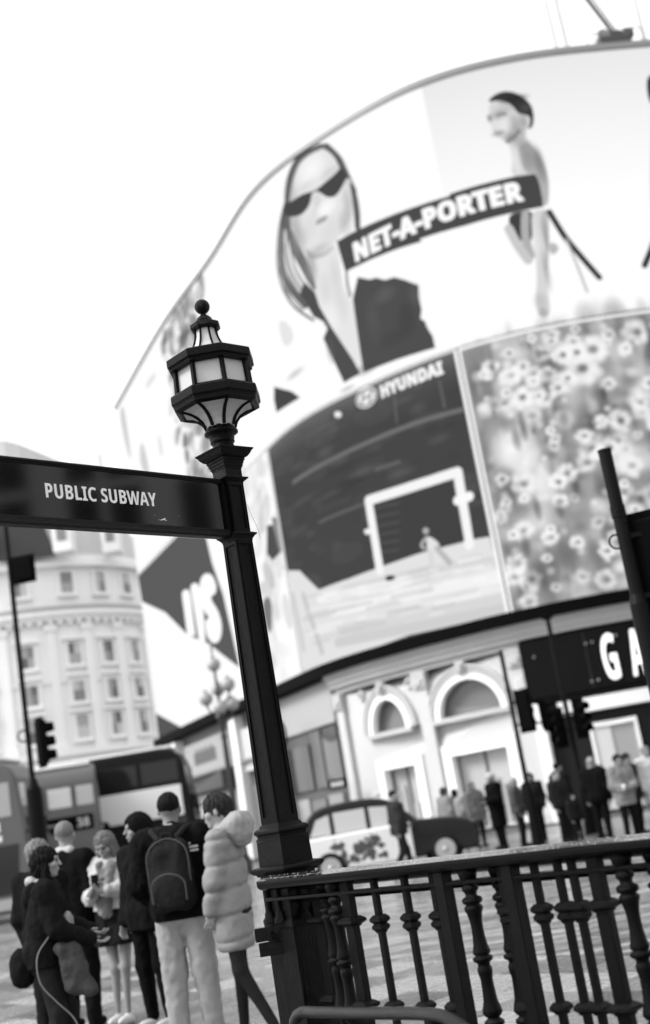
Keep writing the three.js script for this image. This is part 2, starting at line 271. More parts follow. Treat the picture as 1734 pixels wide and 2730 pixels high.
['fashion','l',136,1,0.07568409279071187,[[28.21,25.02],[28.82,24.67],[29.19,23.78],[29.4,22.94],[29.4,22.07],[29.27,21.17]],0.82],
['fashion','l',100,1,0.073680522878166,[[28.33,24.98],[28.99,24.47],[29.27,23.64],[29.5,22.75],[29.42,21.93],[29.32,21.11]],0.35],
['fashion','l',88,1,0.08974463406018678,[[28.36,24.96],[28.98,24.47],[29.25,23.64],[29.48,22.76]],0.5],
['fashion','l',48,1,0.062142996871128245,[[28.37,24.96],[29.03,24.42],[29.29,23.59],[29.51,22.71],[29.49,21.86],[29.34,21.09]],0.55],
['fashion','l',130,1,0.04107512439448946,[[28.66,24.83],[29.21,24.15],[29.37,23.38],[29.61,22.43],[29.6,21.62],[29.42,21.01]],0.36],
['fashion','l',69,1,0.07480750491410727,[[28.56,24.88],[29.08,24.3],[29.35,23.46],[29.53,22.57],[29.52,21.74],[29.38,21.05]],0.47],
['fashion','l',69,1,0.05235484597510826,[[28.2,25.04],[28.86,24.63],[29.23,23.74],[29.45,22.88],[29.42,22.02],[29.3,21.14]],0.4],
['fashion','l',86,1,0.04784391749538976,[[28.34,24.97],[28.95,24.51],[29.28,23.64],[29.46,22.79],[29.43,21.94],[29.34,21.11]],0.45],
['fashion','l',41,1,0.08875737903966038,[[28.59,24.86],[29.14,24.23],[29.33,23.45],[29.53,22.54],[29.52,21.7],[29.42,21.02]],0.77],
['fashion','l',43,1,0.04483396530388632,[[28.65,24.84],[29.19,24.15],[29.37,23.36],[29.56,22.45]],0.78],
['fashion','l',66,1,0.07549861364426368,[[28.38,24.95],[29.0,24.44],[29.28,23.6],[29.51,22.71]],0.77],
['fashion','l',123,1,0.0699291970229086,[[28.42,24.94],[29.01,24.41],[29.26,23.58],[29.51,22.67],[29.5,21.83],[29.38,21.07]],0.86],
['fashion','l',100,1,0.05111407553141332,[[28.6,24.86],[29.12,24.24],[29.33,23.44],[29.57,22.51],[29.57,21.68],[29.41,21.02]],0.57],
['fashion','l',85,1,0.06674781573119207,[[28.57,24.88],[29.12,24.24],[29.35,23.44],[29.55,22.53],[29.56,21.69],[29.43,21.02]],0.32],
['fashion','l',94,1,0.08374205846453361,[[28.46,24.92],[29.07,24.35],[29.33,23.52],[29.49,22.65],[29.5,21.8],[29.36,21.07]],0.88],
['fashion','l',59,1,0.04904366550321818,[[28.48,24.91],[29.07,24.33],[29.34,23.5],[29.52,22.61],[29.49,21.78],[29.41,21.04]],0.54],
['fashion','l',53,1,0.08029702713651213,[[28.35,24.96],[28.92,24.53],[29.23,23.68],[29.44,22.8],[29.4,21.96],[29.31,21.12]],0.68],
['fashion','l',40,1,0.044156628766619785,[[28.63,24.85],[29.11,24.24],[29.34,23.44],[29.56,22.52]],0.87],
['fashion','l',130,1,0.041375902734092154,[[28.28,24.99],[28.91,24.58],[29.23,23.72],[29.42,22.88]],0.79],
['fashion','l',44,1,0.03871517224387739,[[28.63,24.85],[29.15,24.2],[29.34,23.42],[29.56,22.49]],0.38],
['fashion','l',131,1,0.059104569600733944,[[28.33,24.98],[29.0,24.46],[29.29,23.62],[29.51,22.74],[29.43,21.92],[29.31,21.11]],0.72],
['fashion','l',42,1,0.0799785788583418,[[28.35,24.97],[28.98,24.49],[29.26,23.65],[29.47,22.78],[29.44,21.93],[29.31,21.12]],0.42],
['fashion','l',133,1,0.08870232405823829,[[28.46,24.92],[29.09,24.33],[29.33,23.52],[29.5,22.64]],0.55],
['fashion','f',62,1,0,[[26.05,23.72],[26.47,23.58],[27.11,23.59],[27.79,23.37],[28.32,23.48],[28.83,23.53],[29.17,23.7],[29.38,23.2],[29.21,23.09],[28.99,22.9],[28.64,22.71],[28.3,22.85],[28.1,23.05],[27.85,23.35],[27.57,23.41],[27.42,23.03],[27.0,22.83],[26.6,22.91],[26.06,23.15],[25.91,23.48]]],
['fashion','f',215,1,0,[[27.66,23.36],[27.84,23.32],[28.02,22.99],[27.82,22.68],[27.58,22.75],[27.53,23.08]]],
['fashion','f',160,1,0,[[27.44,22.12],[27.6,22.29],[27.86,22.27],[28.16,22.22],[28.06,22.07],[27.75,22.07]]],
['fashion','f',205,1,0,[[29.29,23.15],[29.46,23.02],[29.44,22.79],[29.23,22.89],[29.15,23.07]]],
['fashion','f',70,0,0,[[26.08,20.02],[26.42,20.32],[26.87,19.72],[26.98,19.09],[27.35,18.17],[28.09,16.6],[28.31,15.99],[27.51,15.94],[27.26,16.73],[26.89,17.88],[27.18,18.14],[27.03,18.49],[26.59,18.87]]],
['fashion','f',70,0,0,[[28.97,19.39],[29.47,19.08],[29.74,19.04],[30.07,18.81],[30.48,18.75],[30.89,18.47],[31.18,18.22],[31.33,18.12],[31.25,17.72],[31.27,17.25],[31.16,16.94],[31.3,16.8],[31.36,16.5],[31.48,16.19],[31.49,15.77],[29.96,15.89],[28.48,15.97],[28.49,16.77],[28.55,18.06],[28.58,18.71]]],
['fashion','l',150,1,0.13,[[28.52,19.78],[28.44,19.43],[28.5,18.88]]],
['fashion','f',60,0,0,[[23.25,17.41],[23.84,17.1],[24.54,16.73],[25.04,16.29],[24.31,16.33],[23.1,16.43],[23.05,16.95]]],
['fashion','f',228,1,0,[[24.41,19.62],[24.85,19.48],[25.24,19.01],[25.29,18.59],[24.96,18.38],[24.47,18.59]]],
['fashion','s',105,0.5,0.61,[[29.96,18.32],[0.39,0]]],
['fashion','s',50,0.5,0.43,[[30.65,17.13],[0.77,0]]],
['fashion','s',95,0.35,0.4,[[29.27,17.67],[1.04,0]]],
['fashion','s',55,0.5,0.75,[[30.03,16.68],[0.38,0]]],
['fashion','s',100,0.4,0.28,[[31.11,17.86],[0.51,0]]],
['fashion','s',95,0.4,0.27,[[27.15,17.34],[0.66,0]]],
['fashion','f',66,0,0,[[28.33,21.07],[29.17,21.07],[30.01,21.02],[31.05,20.94],[32.02,20.86],[33.04,20.8],[33.06,20.87],[34.12,20.87],[35.15,20.88],[36.01,20.89],[36.06,20.34],[36.01,19.6],[34.89,19.6],[33.35,19.59],[31.7,19.69],[31.76,19.58],[30.79,19.69],[29.74,19.77],[29.0,19.8],[28.47,19.82]]],
['fashion','f',215,1,0,[[34.97,23.79],[35.52,23.83],[35.89,23.34],[36.19,22.99],[36.13,22.6],[35.97,22.46],[35.92,22.18],[36.15,21.79],[36.28,21.43],[36.36,20.84],[36.35,20.51],[36.06,20.85],[35.14,20.85],[35.35,21.51],[35.35,21.91],[35.31,22.21],[35.03,22.36],[34.89,22.71],[34.88,23.18]]],
['fashion','f',178,1,0,[[35.54,21.81],[35.9,22.08],[36.15,21.79],[36.28,21.43],[36.38,20.9],[36.36,20.34],[36.16,19.6],[36.01,19.63],[36.06,20.85],[35.66,20.88]]],
['fashion','s',130,0.6,0.34,[[35.2,23.21],[0.19,0]]],
['fashion','s',130,0.7,0.12,[[34.9,23.17],[0.22,0]]],
['fashion','s',150,0.4,0.49,[[35.44,23.39],[0.22,0]]],
['fashion','s',120,0.5,0.32,[[35.07,22.55],[0.14,0]]],
['fashion','s',130,0.6,0.37,[[35.69,22.58],[0.69,0]]],
['fashion','s',110,0.6,0.29,[[35.43,22.29],[0.25,0]]],
['fashion','s',240,0.7,0.32,[[35.33,22.83],[0.36,0]]],
['fashion','s',235,0.6,0.15,[[34.99,22.97],[0.3,0]]],
['fashion','s',120,0.5,0.17,[[36.0,22.86],[0.41,0]]],
['fashion','s',150,0.5,0.37,[[35.73,22.0],[0.27,0]]],
['fashion','s',110,0.45,0.49,[[35.89,21.51],[0.68,0]]],
['fashion','s',90,0.5,0.22,[[36.21,21.1],[0.81,0]]],
['fashion','s',240,0.6,0.24,[[35.47,21.48],[0.68,0]]],
['fashion','f',48,1,0,[[34.95,23.77],[35.08,23.94],[35.47,24.08],[35.86,23.98],[36.17,23.69],[36.36,23.36],[36.37,22.96],[36.26,22.57],[36.05,22.44],[36.23,22.81],[36.17,23.03],[35.85,23.12],[35.76,23.43],[35.5,23.71],[35.2,23.79]]],
['fashion','l',130,1,0.09,[[35.2,23.24],[35.34,23.28],[35.45,23.2]]],
['fashion','l',150,1,0.06,[[34.98,22.63],[35.09,22.55],[35.23,22.6]]],
['fashion','l',140,1,0.08,[[34.86,23.24],[34.92,23.11]]],
['fashion','l',120,1,0.1,[[35.3,22.18],[35.58,22.31],[35.78,22.5]]],
['fashion','f',58,1,0,[[34.78,19.57],[35.35,19.6],[35.68,19.47],[35.33,18.28],[35.24,18.79],[34.96,18.42],[34.81,18.95]]],
['fashion','l',175,1,0.28,[[35.36,19.43],[35.18,18.75],[35.25,17.97]]],
['fashion','l',200,1,0.3,[[34.74,19.08],[34.87,18.49],[35.14,17.83]]],
['fashion','f',214,1,0,[[35.57,19.55],[36.14,19.49],[36.06,18.89],[35.8,17.85],[35.64,17.07],[35.53,16.55],[35.51,15.97],[35.36,15.73],[35.04,15.86],[35.09,16.43],[35.3,17.14],[35.41,17.93],[35.45,18.75]]],
['fashion','f',186,1,0,[[35.88,19.49],[36.14,19.49],[35.95,18.37],[35.69,17.33],[35.6,17.35],[35.83,18.39]]],
['fashion','f',185,1,0,[[35.95,18.37],[36.25,18.09],[36.05,17.85],[35.86,17.89]]],
['fashion','l',52,1,0.19,[[36.16,19.37],[36.34,18.78],[36.5,18.32],[36.89,17.54],[37.29,16.8]]],
['fashion','l',185,1,0.08,[[36.5,18.32],[36.64,17.53],[36.79,16.37]]],
['fashion','f',50,1,0,[[40.54,23.84],[40.81,24.05],[41.24,24.01],[41.47,23.57],[41.38,22.99],[41.03,22.68],[40.61,22.72],[40.43,23.03]]],
['fashion','f',205,1,0,[[40.5,22.73],[41.05,22.73],[40.97,21.06],[40.68,19.39],[39.87,17.81],[39.48,18.4],[39.79,20.05],[40.18,21.49]]],
['fashion','l',52,1,0.2,[[39.81,18.48],[39.29,17.6],[38.89,17.02]]],
['fashion','s',130,0.5,0.14,[[35.86,18.66],[0.79,0]]],
['fashion','s',240,0.5,0.14,[[35.52,18.46],[0.92,0]]],
['fashion','s',140,0.5,0.14,[[35.64,17.34],[0.91,0]]],
['fashion','s',170,0.5,0.28,[[35.24,16.35],[0.38,0]]],
['fashion','s',120,0.5,0.21,[[35.25,15.92],[0.25,0]]],
['fashion','s',20,0.6,0.62,[[35.81,23.71],[0.19,0]]],
['fashion','s',110,0.4,0.25,[[36.14,23.29],[0.19,0]]],
['football','l',108,1,0.17,[[23.54,13.47],[26.27,13.48],[28.24,13.51],[30.2,13.51],[31.98,13.4]]],
['football','l',92,1,0.12,[[24.92,11.52],[26.33,11.49],[27.39,11.47]]],
['football','l',95,1,0.12,[[28.24,12.47],[29.29,12.42]]],
['football','l',90,1,0.1,[[29.57,14.66],[29.48,13.75]]],
['football','l',92,1,0.1,[[31.41,14.59],[31.41,13.67]]],
['football','s',40,0.35,0.23,[[31.94,14.13],[0.08,0]]],
['football','s',95,0.35,0.69,[[27.52,12.62],[0.23,0]]],
['football','s',110,0.35,0.79,[[24.02,13.95],[0.19,0]]],
['football','s',95,0.35,0.98,[[25.83,13.93],[0.19,0]]],
['football','s',95,0.35,0.9,[[29.82,10.63],[0.23,0]]],
['football','s',95,0.35,0.4,[[25.71,10.44],[0.19,0]]],
['football','s',50,0.35,0.6,[[24.88,10.54],[0.28,0]]],
['football','s',50,0.35,1.14,[[28.1,13.04],[0.17,0]]],
['football','s',40,0.35,0.56,[[27.8,12.21],[0.18,0]]],
['football','s',50,0.35,0.91,[[29.72,13.73],[0.14,0]]],
['football','s',50,0.35,0.14,[[32.38,12.41],[0.16,0]]],
['football','s',110,0.35,1.48,[[23.97,12.61],[0.14,0]]],
['football','s',110,0.35,0.65,[[26.62,13.33],[0.26,0]]],
['football','s',110,0.35,0.24,[[30.57,14.66],[0.1,0]]],
['football','s',50,0.35,1.1,[[27.15,12.43],[0.1,0]]],
['football','s',40,0.35,0.68,[[28.35,14.83],[0.26,0]]],
['football','s',50,0.35,0.57,[[28.46,11.23],[0.2,0]]],
['football','s',110,0.35,0.65,[[23.68,11.66],[0.09,0]]],
['football','s',40,0.35,1.1,[[26.61,13.02],[0.19,0]]],
['football','s',95,0.35,0.76,[[24.98,17.26],[0.17,0]]],
['football','s',50,0.35,0.4,[[32.28,11.78],[0.16,0]]],
['football','s',95,0.35,0.59,[[27.7,12.17],[0.07,0]]],
['football','s',40,0.35,0.15,[[31.97,10.52],[0.24,0]]],
['football','s',40,0.35,0.39,[[30.75,13.2],[0.25,0]]],
['football','s',95,0.35,0.7,[[30.16,14.87],[0.25,0]]],
['football','s',110,0.35,1.34,[[26.13,14.75],[0.06,0]]],
['football','s',50,0.35,0.71,[[28.08,10.28],[0.07,0]]],
['football','s',110,0.35,0.52,[[25.96,13.8],[0.28,0]]],
['football','s',50,0.35,0.64,[[29.81,12.17],[0.13,0]]],
['football','s',95,0.35,0.72,[[29.14,12.03],[0.13,0]]],
['football','s',50,0.35,0.51,[[30.16,9.66],[0.21,0]]],
['football','s',110,0.35,0.83,[[31.19,11.12],[0.1,0]]],
['football','s',40,0.35,0.91,[[30.54,9.39],[0.16,0]]],
['football','s',40,0.35,0.37,[[31.47,13.0],[0.1,0]]],
['football','s',40,0.35,0.3,[[31.28,10.77],[0.13,0]]],
['football','s',95,0.35,0.48,[[26.17,15.0],[0.22,0]]],
['football','s',50,0.35,0.46,[[27.6,15.68],[0.09,0]]],
['football','s',50,0.35,0.49,[[25.18,13.96],[0.21,0]]],
['football','s',110,0.35,0.67,[[29.87,14.43],[0.15,0]]],
['football','s',95,0.35,0.25,[[25.62,15.08],[0.24,0]]],
['football','s',50,0.35,0.33,[[31.38,11.93],[0.25,0]]],
['football','s',110,0.35,0.42,[[30.42,13.95],[0.27,0]]],
['football','s',110,0.35,0.46,[[28.8,14.79],[0.22,0]]],
['football','s',50,0.35,0.92,[[29.75,14.92],[0.16,0]]],
['football','s',110,0.35,0.5,[[28.32,10.46],[0.06,0]]],
['football','s',40,0.35,0.93,[[26.89,12.38],[0.28,0]]],
['football','s',95,0.35,0.64,[[29.17,12.01],[0.27,0]]],
['football','s',95,0.35,0.89,[[30.88,10.47],[0.14,0]]],
['football','s',110,0.35,0.6,[[28.63,11.01],[0.18,0]]],
['football','s',110,0.35,1.08,[[25.77,12.3],[0.13,0]]],
['football','s',110,0.35,0.49,[[24.24,11.26],[0.14,0]]],
['football','s',95,0.35,0.31,[[25.65,14.32],[0.07,0]]],
['football','s',50,0.35,0.25,[[28.76,14.65],[0.18,0]]],
['football','s',95,0.35,0.81,[[24.7,14.8],[0.07,0]]],
['football','s',95,0.35,0.28,[[26.68,14.62],[0.28,0]]],
['football','s',95,0.35,0.5,[[28.38,13.24],[0.21,0]]],
['football','s',50,0.35,1.01,[[25.79,11.74],[0.11,0]]],
['football','s',95,0.35,1.22,[[26.44,14.47],[0.08,0]]],
['football','s',50,0.35,1.01,[[29.85,10.74],[0.12,0]]],
['football','s',50,0.35,0.54,[[23.7,12.01],[0.21,0]]],
['football','s',95,0.35,1.23,[[26.3,13.42],[0.16,0]]],
['football','s',110,0.35,1.15,[[27.75,12.57],[0.15,0]]],
['football','s',110,0.35,0.32,[[26.93,14.81],[0.06,0]]],
['football','s',50,0.35,0.64,[[28.6,16.06],[0.27,0]]],
['football','s',95,0.35,0.32,[[30.99,10.57],[0.19,0]]],
['football','s',95,0.35,0.33,[[28.39,9.79],[0.08,0]]],
['football','s',110,0.35,0.43,[[31.92,10.23],[0.11,0]]],
['football','s',50,0.35,0.59,[[24.79,15.12],[0.07,0]]],
['football','s',40,0.35,0.26,[[23.48,13.12],[0.07,0]]],
['football','s',110,0.35,0.58,[[30.96,12.69],[0.2,0]]],
['football','f',236,1,0,[[26.82,15.11],[27.13,14.99],[27.13,14.8],[26.91,14.8],[26.75,14.95]]],
['football','f',225,0,0,[[21.71,10.52],[22.85,10.24],[24.17,9.2],[26.08,9.14],[27.58,9.15],[29.55,9.18],[30.58,9.13],[31.54,9.1],[32.08,9.05],[32.1,8.19],[32.11,7.35],[32.13,6.51],[30.99,6.53],[29.75,6.57],[28.4,6.63],[26.76,6.53],[24.76,6.47],[21.55,6.45],[21.55,7.47],[21.55,8.5],[21.54,9.54]]],
['football','l',205,1,0.35,[[21.81,9.48],[21.92,8.46],[22.02,7.45]]],
['football','l',200,1,0.35,[[22.82,9.26],[23.23,8.15],[23.61,7.06]]],
['football','l',240,1,0.35,[[24.79,8.24],[26.43,8.09],[27.79,7.98],[29.03,7.89],[30.19,7.82],[31.26,7.76],[32.25,7.73]]],
['football','l',214,1,0.35,[[25.09,7.52],[26.59,7.38],[27.86,7.28],[29.03,7.19],[30.13,7.11],[31.15,7.05],[32.1,7.0]]],
['football','l',205,1,0.35,[[24.79,7.12],[26.38,6.99],[27.69,6.9],[28.89,6.83],[30.02,6.77],[31.06,6.72],[32.03,6.68]]],
['football','l',240,1,0.35,[[24.06,8.88],[25.97,8.66],[27.47,8.51],[28.81,8.39]]],
['football','l',190,1,0.09941461485283495,[[27.89,8.53],[29.79,8.39]],0.4],
['football','l',215,1,0.1616890047929732,[[29.99,8.45],[30.45,8.42]],0.4],
['football','l',205,1,0.11438699142356384,[[30.92,8.11],[31.37,8.09]],0.4],
['football','l',240,1,0.14781462484182398,[[30.69,7.98],[32.05,7.93]],0.4],
['football','l',205,1,0.09218629257440646,[[27.85,8.42],[28.32,8.39]],0.4],
['football','l',215,1,0.07605305177251165,[[27.69,8.67],[28.73,8.6]],0.4],
['football','l',250,1,0.06370955960736407,[[29.71,8.34],[30.28,8.3]],0.4],
['football','l',240,1,0.14961539258561046,[[26.95,8.54],[28.5,8.42]],0.4],
['football','l',205,1,0.13302565084450535,[[31.97,8.08],[32.42,8.31]],0.4],
['football','l',250,1,0.13001448895234974,[[27.69,8.31],[28.27,8.27]],0.4],
['football','l',215,1,0.08072105736591813,[[23.83,7.44],[26.03,7.26]],0.4],
['football','l',205,1,0.11127446453017187,[[28.49,8.27],[29.83,8.19]],0.4],
['football','l',250,1,0.17234344791374756,[[32.14,8.5],[32.49,8.64]],0.4],
['football','l',190,1,0.12629703079916202,[[30.08,7.46],[30.52,7.44]],0.4],
['football','l',190,1,0.06671057096288621,[[22.35,7.97],[25.78,7.64]],0.4],
['football','l',240,1,0.1690206833385061,[[29.76,8.24],[30.92,8.17]],0.4],
['football','l',250,1,0.19498666831072747,[[30.71,8.2],[31.93,8.15]],0.4],
['football','l',190,1,0.08219490024650741,[[22.88,7.45],[24.37,7.31]],0.4],
['football','l',205,1,0.14827574806683977,[[27.2,7.57],[28.99,7.46]],0.4],
['football','l',215,1,0.06086702115406127,[[23.74,7.91],[25.81,7.72]],0.4],
['football','l',250,1,0.15334854498156347,[[23.51,7.92],[26.57,7.65]],0.4],
['football','l',240,1,0.1442287603864159,[[26.64,7.53],[27.96,7.45]],0.4],
['football','l',240,1,0.1701403467822139,[[23.11,8.65],[25.93,8.35]],0.4],
['football','l',240,1,0.16411769663575818,[[30.35,8.38],[30.89,8.35]],0.4],
['football','l',240,1,0.14399941823027373,[[31.74,7.92],[32.34,7.91]],0.4],
['football','l',250,1,0.09380697409779482,[[29.4,7.09],[29.9,7.07]],0.4],
['football','l',215,1,0.12330640059504358,[[25.37,8.82],[26.36,8.72]],0.4],
['football','l',250,1,0.1203506196637571,[[27.69,8.11],[29.19,8.01]],0.4],
['football','l',240,1,0.18657800213671175,[[22.99,7.87],[25.88,7.6]],0.4],
['football','l',205,1,0.16719321358815292,[[27.29,7.95],[28.03,7.9]],0.4],
['football','l',215,1,0.16727726069204757,[[23.06,8.46],[26.14,8.14]],0.4],
['football','l',250,1,0.14578917166599842,[[28.11,8.17],[29.45,8.08]],0.4],
['football','l',205,1,0.18810232283973422,[[28.21,8.71],[29.64,8.61]],0.4],
['football','l',190,1,0.19713027771052247,[[25.12,7.42],[27.4,7.26]],0.4],
['football','l',190,1,0.07458686547915415,[[24.47,7.66],[27.13,7.46]],0.4],
['football','l',205,1,0.18688446848912738,[[25.34,7.35],[27.08,7.24]],0.4],
['football','l',250,1,0.12968969512130468,[[27.83,8.58],[28.69,8.52]],0.4],
['football','l',215,1,0.06256043451050508,[[29.29,7.9],[29.76,7.87]],0.4],
['football','l',190,1,0.09946608415116756,[[31.74,8.18],[32.4,8.21]],0.4],
['football','l',205,1,0.1820801784937997,[[23.64,7.52],[25.09,7.4]],0.4],
['football','l',215,1,0.1024541392054047,[[26.67,7.6],[27.35,7.56]],0.4],
['football','l',250,1,0.06023272135138472,[[25.54,8.01],[27.27,7.88]],0.4],
['football','l',205,1,0.1654305894590689,[[29.32,7.39],[30.14,7.35]],0.4],
['football','l',205,1,0.10070347787198243,[[30.92,8.59],[31.68,8.56]],0.4],
['football','l',215,1,0.169377008052995,[[26.99,8.5],[27.86,8.43]],0.4],
['football','l',250,1,0.0971709208262368,[[27.96,8.39],[29.36,8.3]],0.4],
['football','l',205,1,0.10356059975109619,[[26.13,7.27],[27.06,7.21]],0.4],
['football','l',250,1,0.16016513607134542,[[29.75,8.57],[31.56,8.46]],0.4],
['football','l',190,1,0.14510487109844528,[[30.49,7.44],[31.24,7.41]],0.4],
['football','l',215,1,0.08374257155730164,[[24.6,8.75],[26.03,8.6]],0.4],
['football','l',215,1,0.06953447160845551,[[26.88,8.69],[27.97,8.6]],0.4],
['football','l',250,1,0.169017112247684,[[31.26,7.79],[31.66,7.78]],0.4],
['football','l',190,1,0.16959427568192112,[[27.61,7.52],[28.94,7.44]],0.4],
['football','l',215,1,0.08769618718677186,[[26.96,7.39],[27.96,7.34]],0.4],
['football','l',190,1,0.19075410303679977,[[27.93,8.01],[29.61,7.91]],0.4],
['football','l',190,1,0.1261453641234072,[[26.71,7.91],[28.21,7.81]],0.4],
['football','l',190,1,0.1523459051645334,[[30.11,8.42],[31.99,8.33]],0.4],
['football','l',240,1,0.07095251970573789,[[24.94,7.7],[27.58,7.51]],0.4],
['football','l',190,1,0.1971591134779896,[[28.46,7.38],[30.32,7.28]],0.4],
['football','l',215,1,0.12321016184085536,[[23.47,8.48],[24.59,8.36]],0.4],
['football','l',250,1,0.18252917879278618,[[30.1,7.41],[32.0,7.34]],0.4],
['football','l',190,1,0.15320457094913315,[[28.82,8.65],[30.73,8.52]],0.4],
['football','l',240,1,0.0640066794449662,[[25.6,8.79],[26.35,8.72]],0.4],
['football','l',215,1,0.18449422636068885,[[25.4,7.71],[26.07,7.66]],0.4],
['football','l',215,1,0.1025239171630542,[[30.12,8.19],[31.21,8.13]],0.4],
['football','l',215,1,0.15042330932453596,[[26.46,7.24],[28.58,7.12]],0.4],
['football','l',240,1,0.1223201383108106,[[22.51,7.87],[24.8,7.64]],0.4],
['football','l',240,1,0.18033936104256387,[[28.37,7.67],[29.06,7.62]],0.4],
['football','l',240,1,0.12132440174305721,[[26.38,8.5],[27.22,8.43]],0.4],
['football','l',240,1,0.1008495793274263,[[27.28,7.96],[29.02,7.85]],0.4],
['football','l',240,1,0.07031209994695746,[[26.77,7.58],[27.59,7.53]],0.4],
['football','l',250,1,0.19518356587167746,[[31.45,7.51],[32.26,7.57]],0.4],
['football','l',240,1,0.06105942699392877,[[28.21,7.41],[30.22,7.31]],0.4],
['football','l',250,1,0.13416712084741683,[[30.16,8.0],[30.64,7.97]],0.4],
['football','l',215,1,0.1332237290160198,[[30.9,8.3],[32.41,8.27]],0.4],
['football','l',240,1,0.07221563427767475,[[28.05,7.4],[28.84,7.36]],0.4],
['football','l',250,1,0.15961852373938934,[[29.69,7.39],[31.32,7.32]],0.4],
['football','l',215,1,0.18700021729407115,[[25.53,8.51],[26.4,8.43]],0.4],
['football','l',205,1,0.1237020490654243,[[25.83,7.2],[28.2,7.06]],0.4],
['football','l',215,1,0.15396861340218954,[[28.88,8.29],[30.41,8.19]],0.4],
['football','l',190,1,0.18773497127438507,[[22.5,8.46],[24.94,8.2]],0.4],
['football','l',250,1,0.1418718948889486,[[29.27,7.45],[29.99,7.41]],0.4],
['football','l',240,1,0.09368604204814432,[[28.08,7.35],[29.44,7.28]],0.4],
['football','l',190,1,0.1086389875043884,[[25.63,8.91],[27.96,8.7]],0.4],
['football','l',190,1,0.0839123535096387,[[22.92,9.18],[24.31,9.0]],0.4],
['football','l',215,1,0.14882540639725478,[[26.92,7.45],[28.3,7.37]],0.4],
['football','l',240,1,0.07986307412318067,[[23.35,7.8],[24.83,7.66]],0.4],
['football','l',240,1,0.14111557835883534,[[26.41,8.48],[28.56,8.31]],0.4],
['football','l',190,1,0.12489204756119142,[[24.81,8.27],[26.99,8.08]],0.4],
['football','l',215,1,0.07128832576057319,[[27.6,8.81],[29.23,8.68]],0.4],
['football','l',244,0,0.36,[[27.62,9.05],[27.64,10.28],[27.66,11.53],[29.01,11.46],[30.26,11.42],[31.42,11.41],[31.37,10.19],[31.33,8.98]]],
['football','f',56,0,0,[[27.87,11.28],[29.07,11.24],[30.19,11.22],[31.23,11.22],[31.21,10.17],[31.19,9.14],[29.55,9.18],[27.85,9.26],[27.86,10.26]]],
['football','l',82,1,0.05,[[27.94,11.17],[28.97,11.05]]],
['football','l',82,1,0.05,[[27.91,10.86],[28.9,10.74]]],
['football','l',82,1,0.05,[[27.89,10.55],[28.83,10.43]]],
['football','l',82,1,0.05,[[27.87,10.24],[28.76,10.13]]],
['football','l',82,1,0.05,[[27.84,9.94],[28.69,9.82]]],
['football','l',82,1,0.05,[[27.82,9.63],[28.62,9.51]]],
['football','l',248,1,0.33,[[31.22,10.49],[31.66,10.51]]],
['football','f',245,1,0,[[27.25,10.62],[27.49,10.57],[27.51,10.41],[27.33,10.36],[27.2,10.49]]],
['football','f',175,1,0,[[29.72,9.95],[29.87,9.96],[29.98,9.85],[29.92,9.72],[29.77,9.71],[29.69,9.83]]],
['football','f',225,1,0,[[29.75,9.68],[30.0,9.59],[30.27,9.29],[30.23,9.11],[29.95,9.06],[29.7,9.18],[29.79,9.42]]],
['football','l',180,1,0.12,[[29.79,9.6],[29.5,9.46],[29.63,9.29]]],
['football','l',185,1,0.2,[[30.13,9.16],[30.51,8.58]]],
['football','l',215,1,0.18,[[29.85,9.1],[29.81,8.67]]],
['football','f',40,1,0,[[27.8,8.78],[28.09,8.77],[28.29,8.63],[28.05,8.58],[27.8,8.64]]],
['us','f',84,0,0,[[0.06,15.42],[4.85,15.37],[9.03,15.33],[13.18,14.14],[13.48,12.86],[14.25,11.24],[14.53,9.84],[14.8,8.46],[14.9,7.91],[11.56,9.55],[10.81,9.81],[8.31,10.61],[4.82,12.41],[0.23,13.96]]],
['us','f',78,0,0,[[-0.26,7.97],[5.71,6.35],[2.75,6.17],[-1.91,6.23],[-0.88,7.45]]],
['us','f',255,0,0,[[8.32,12.56],[8.52,12.69],[9.15,12.64],[9.62,12.48],[9.75,12.25],[9.65,10.29],[8.28,10.55]]],
['us','f',255,0,0,[[9.9,12.55],[10.15,12.65],[10.72,12.6],[11.2,12.41],[11.3,12.16],[11.39,10.98],[10.95,9.41],[10.21,9.54],[10.05,10.22]]],
['us','f',255,1,0,[[12.65,11.51],[13.35,11.49],[13.58,11.67],[13.56,11.96],[13.33,12.3],[12.86,12.55],[12.24,12.66],[11.69,12.59],[11.35,12.34],[11.23,11.92],[11.29,11.45],[11.52,11.02],[12.18,10.64],[11.46,10.68],[11.33,10.42],[11.36,10.03],[11.62,9.66],[12.23,9.44],[12.86,9.4],[13.32,9.59],[13.56,9.97],[13.53,10.41],[13.26,10.84],[12.77,11.26]]],
['strip','f',208,1,0,[[4.51,21.67],[5.1,21.24],[5.6,19.55],[4.33,19.95],[3.71,20.93]]],
['strip','f',218,1,0,[[7.94,20.86],[8.38,20.56],[8.42,19.59],[7.89,19.7]]],
['strip','f',205,1,0,[[0.8,24.69],[1.84,24.8],[2.03,23.26],[2.05,21.47],[1.52,21.81],[0.93,23.32]]],
['strip','f',225,1,0,[[6.88,23.67],[7.37,23.94],[9.13,23.76],[9.12,23.47],[7.45,23.52]]],
['strip2','f',72,0,0,[[20.18,12.71],[20.82,12.59],[21.25,11.36],[20.19,11.29],[19.69,11.7]]],
['strip2','f',140,0,0,[[20.79,12.88],[21.39,12.71],[21.54,11.29],[21.1,11.4]]],
['strip2','f',120,1,0,[[18.37,10.08],[19.43,10.07],[19.11,9.02],[18.59,8.56],[18.27,9.3]]],
['strip2','f',215,1,0,[[18.27,10.79],[19.41,10.75],[19.38,10.31],[18.32,10.15]]]
];

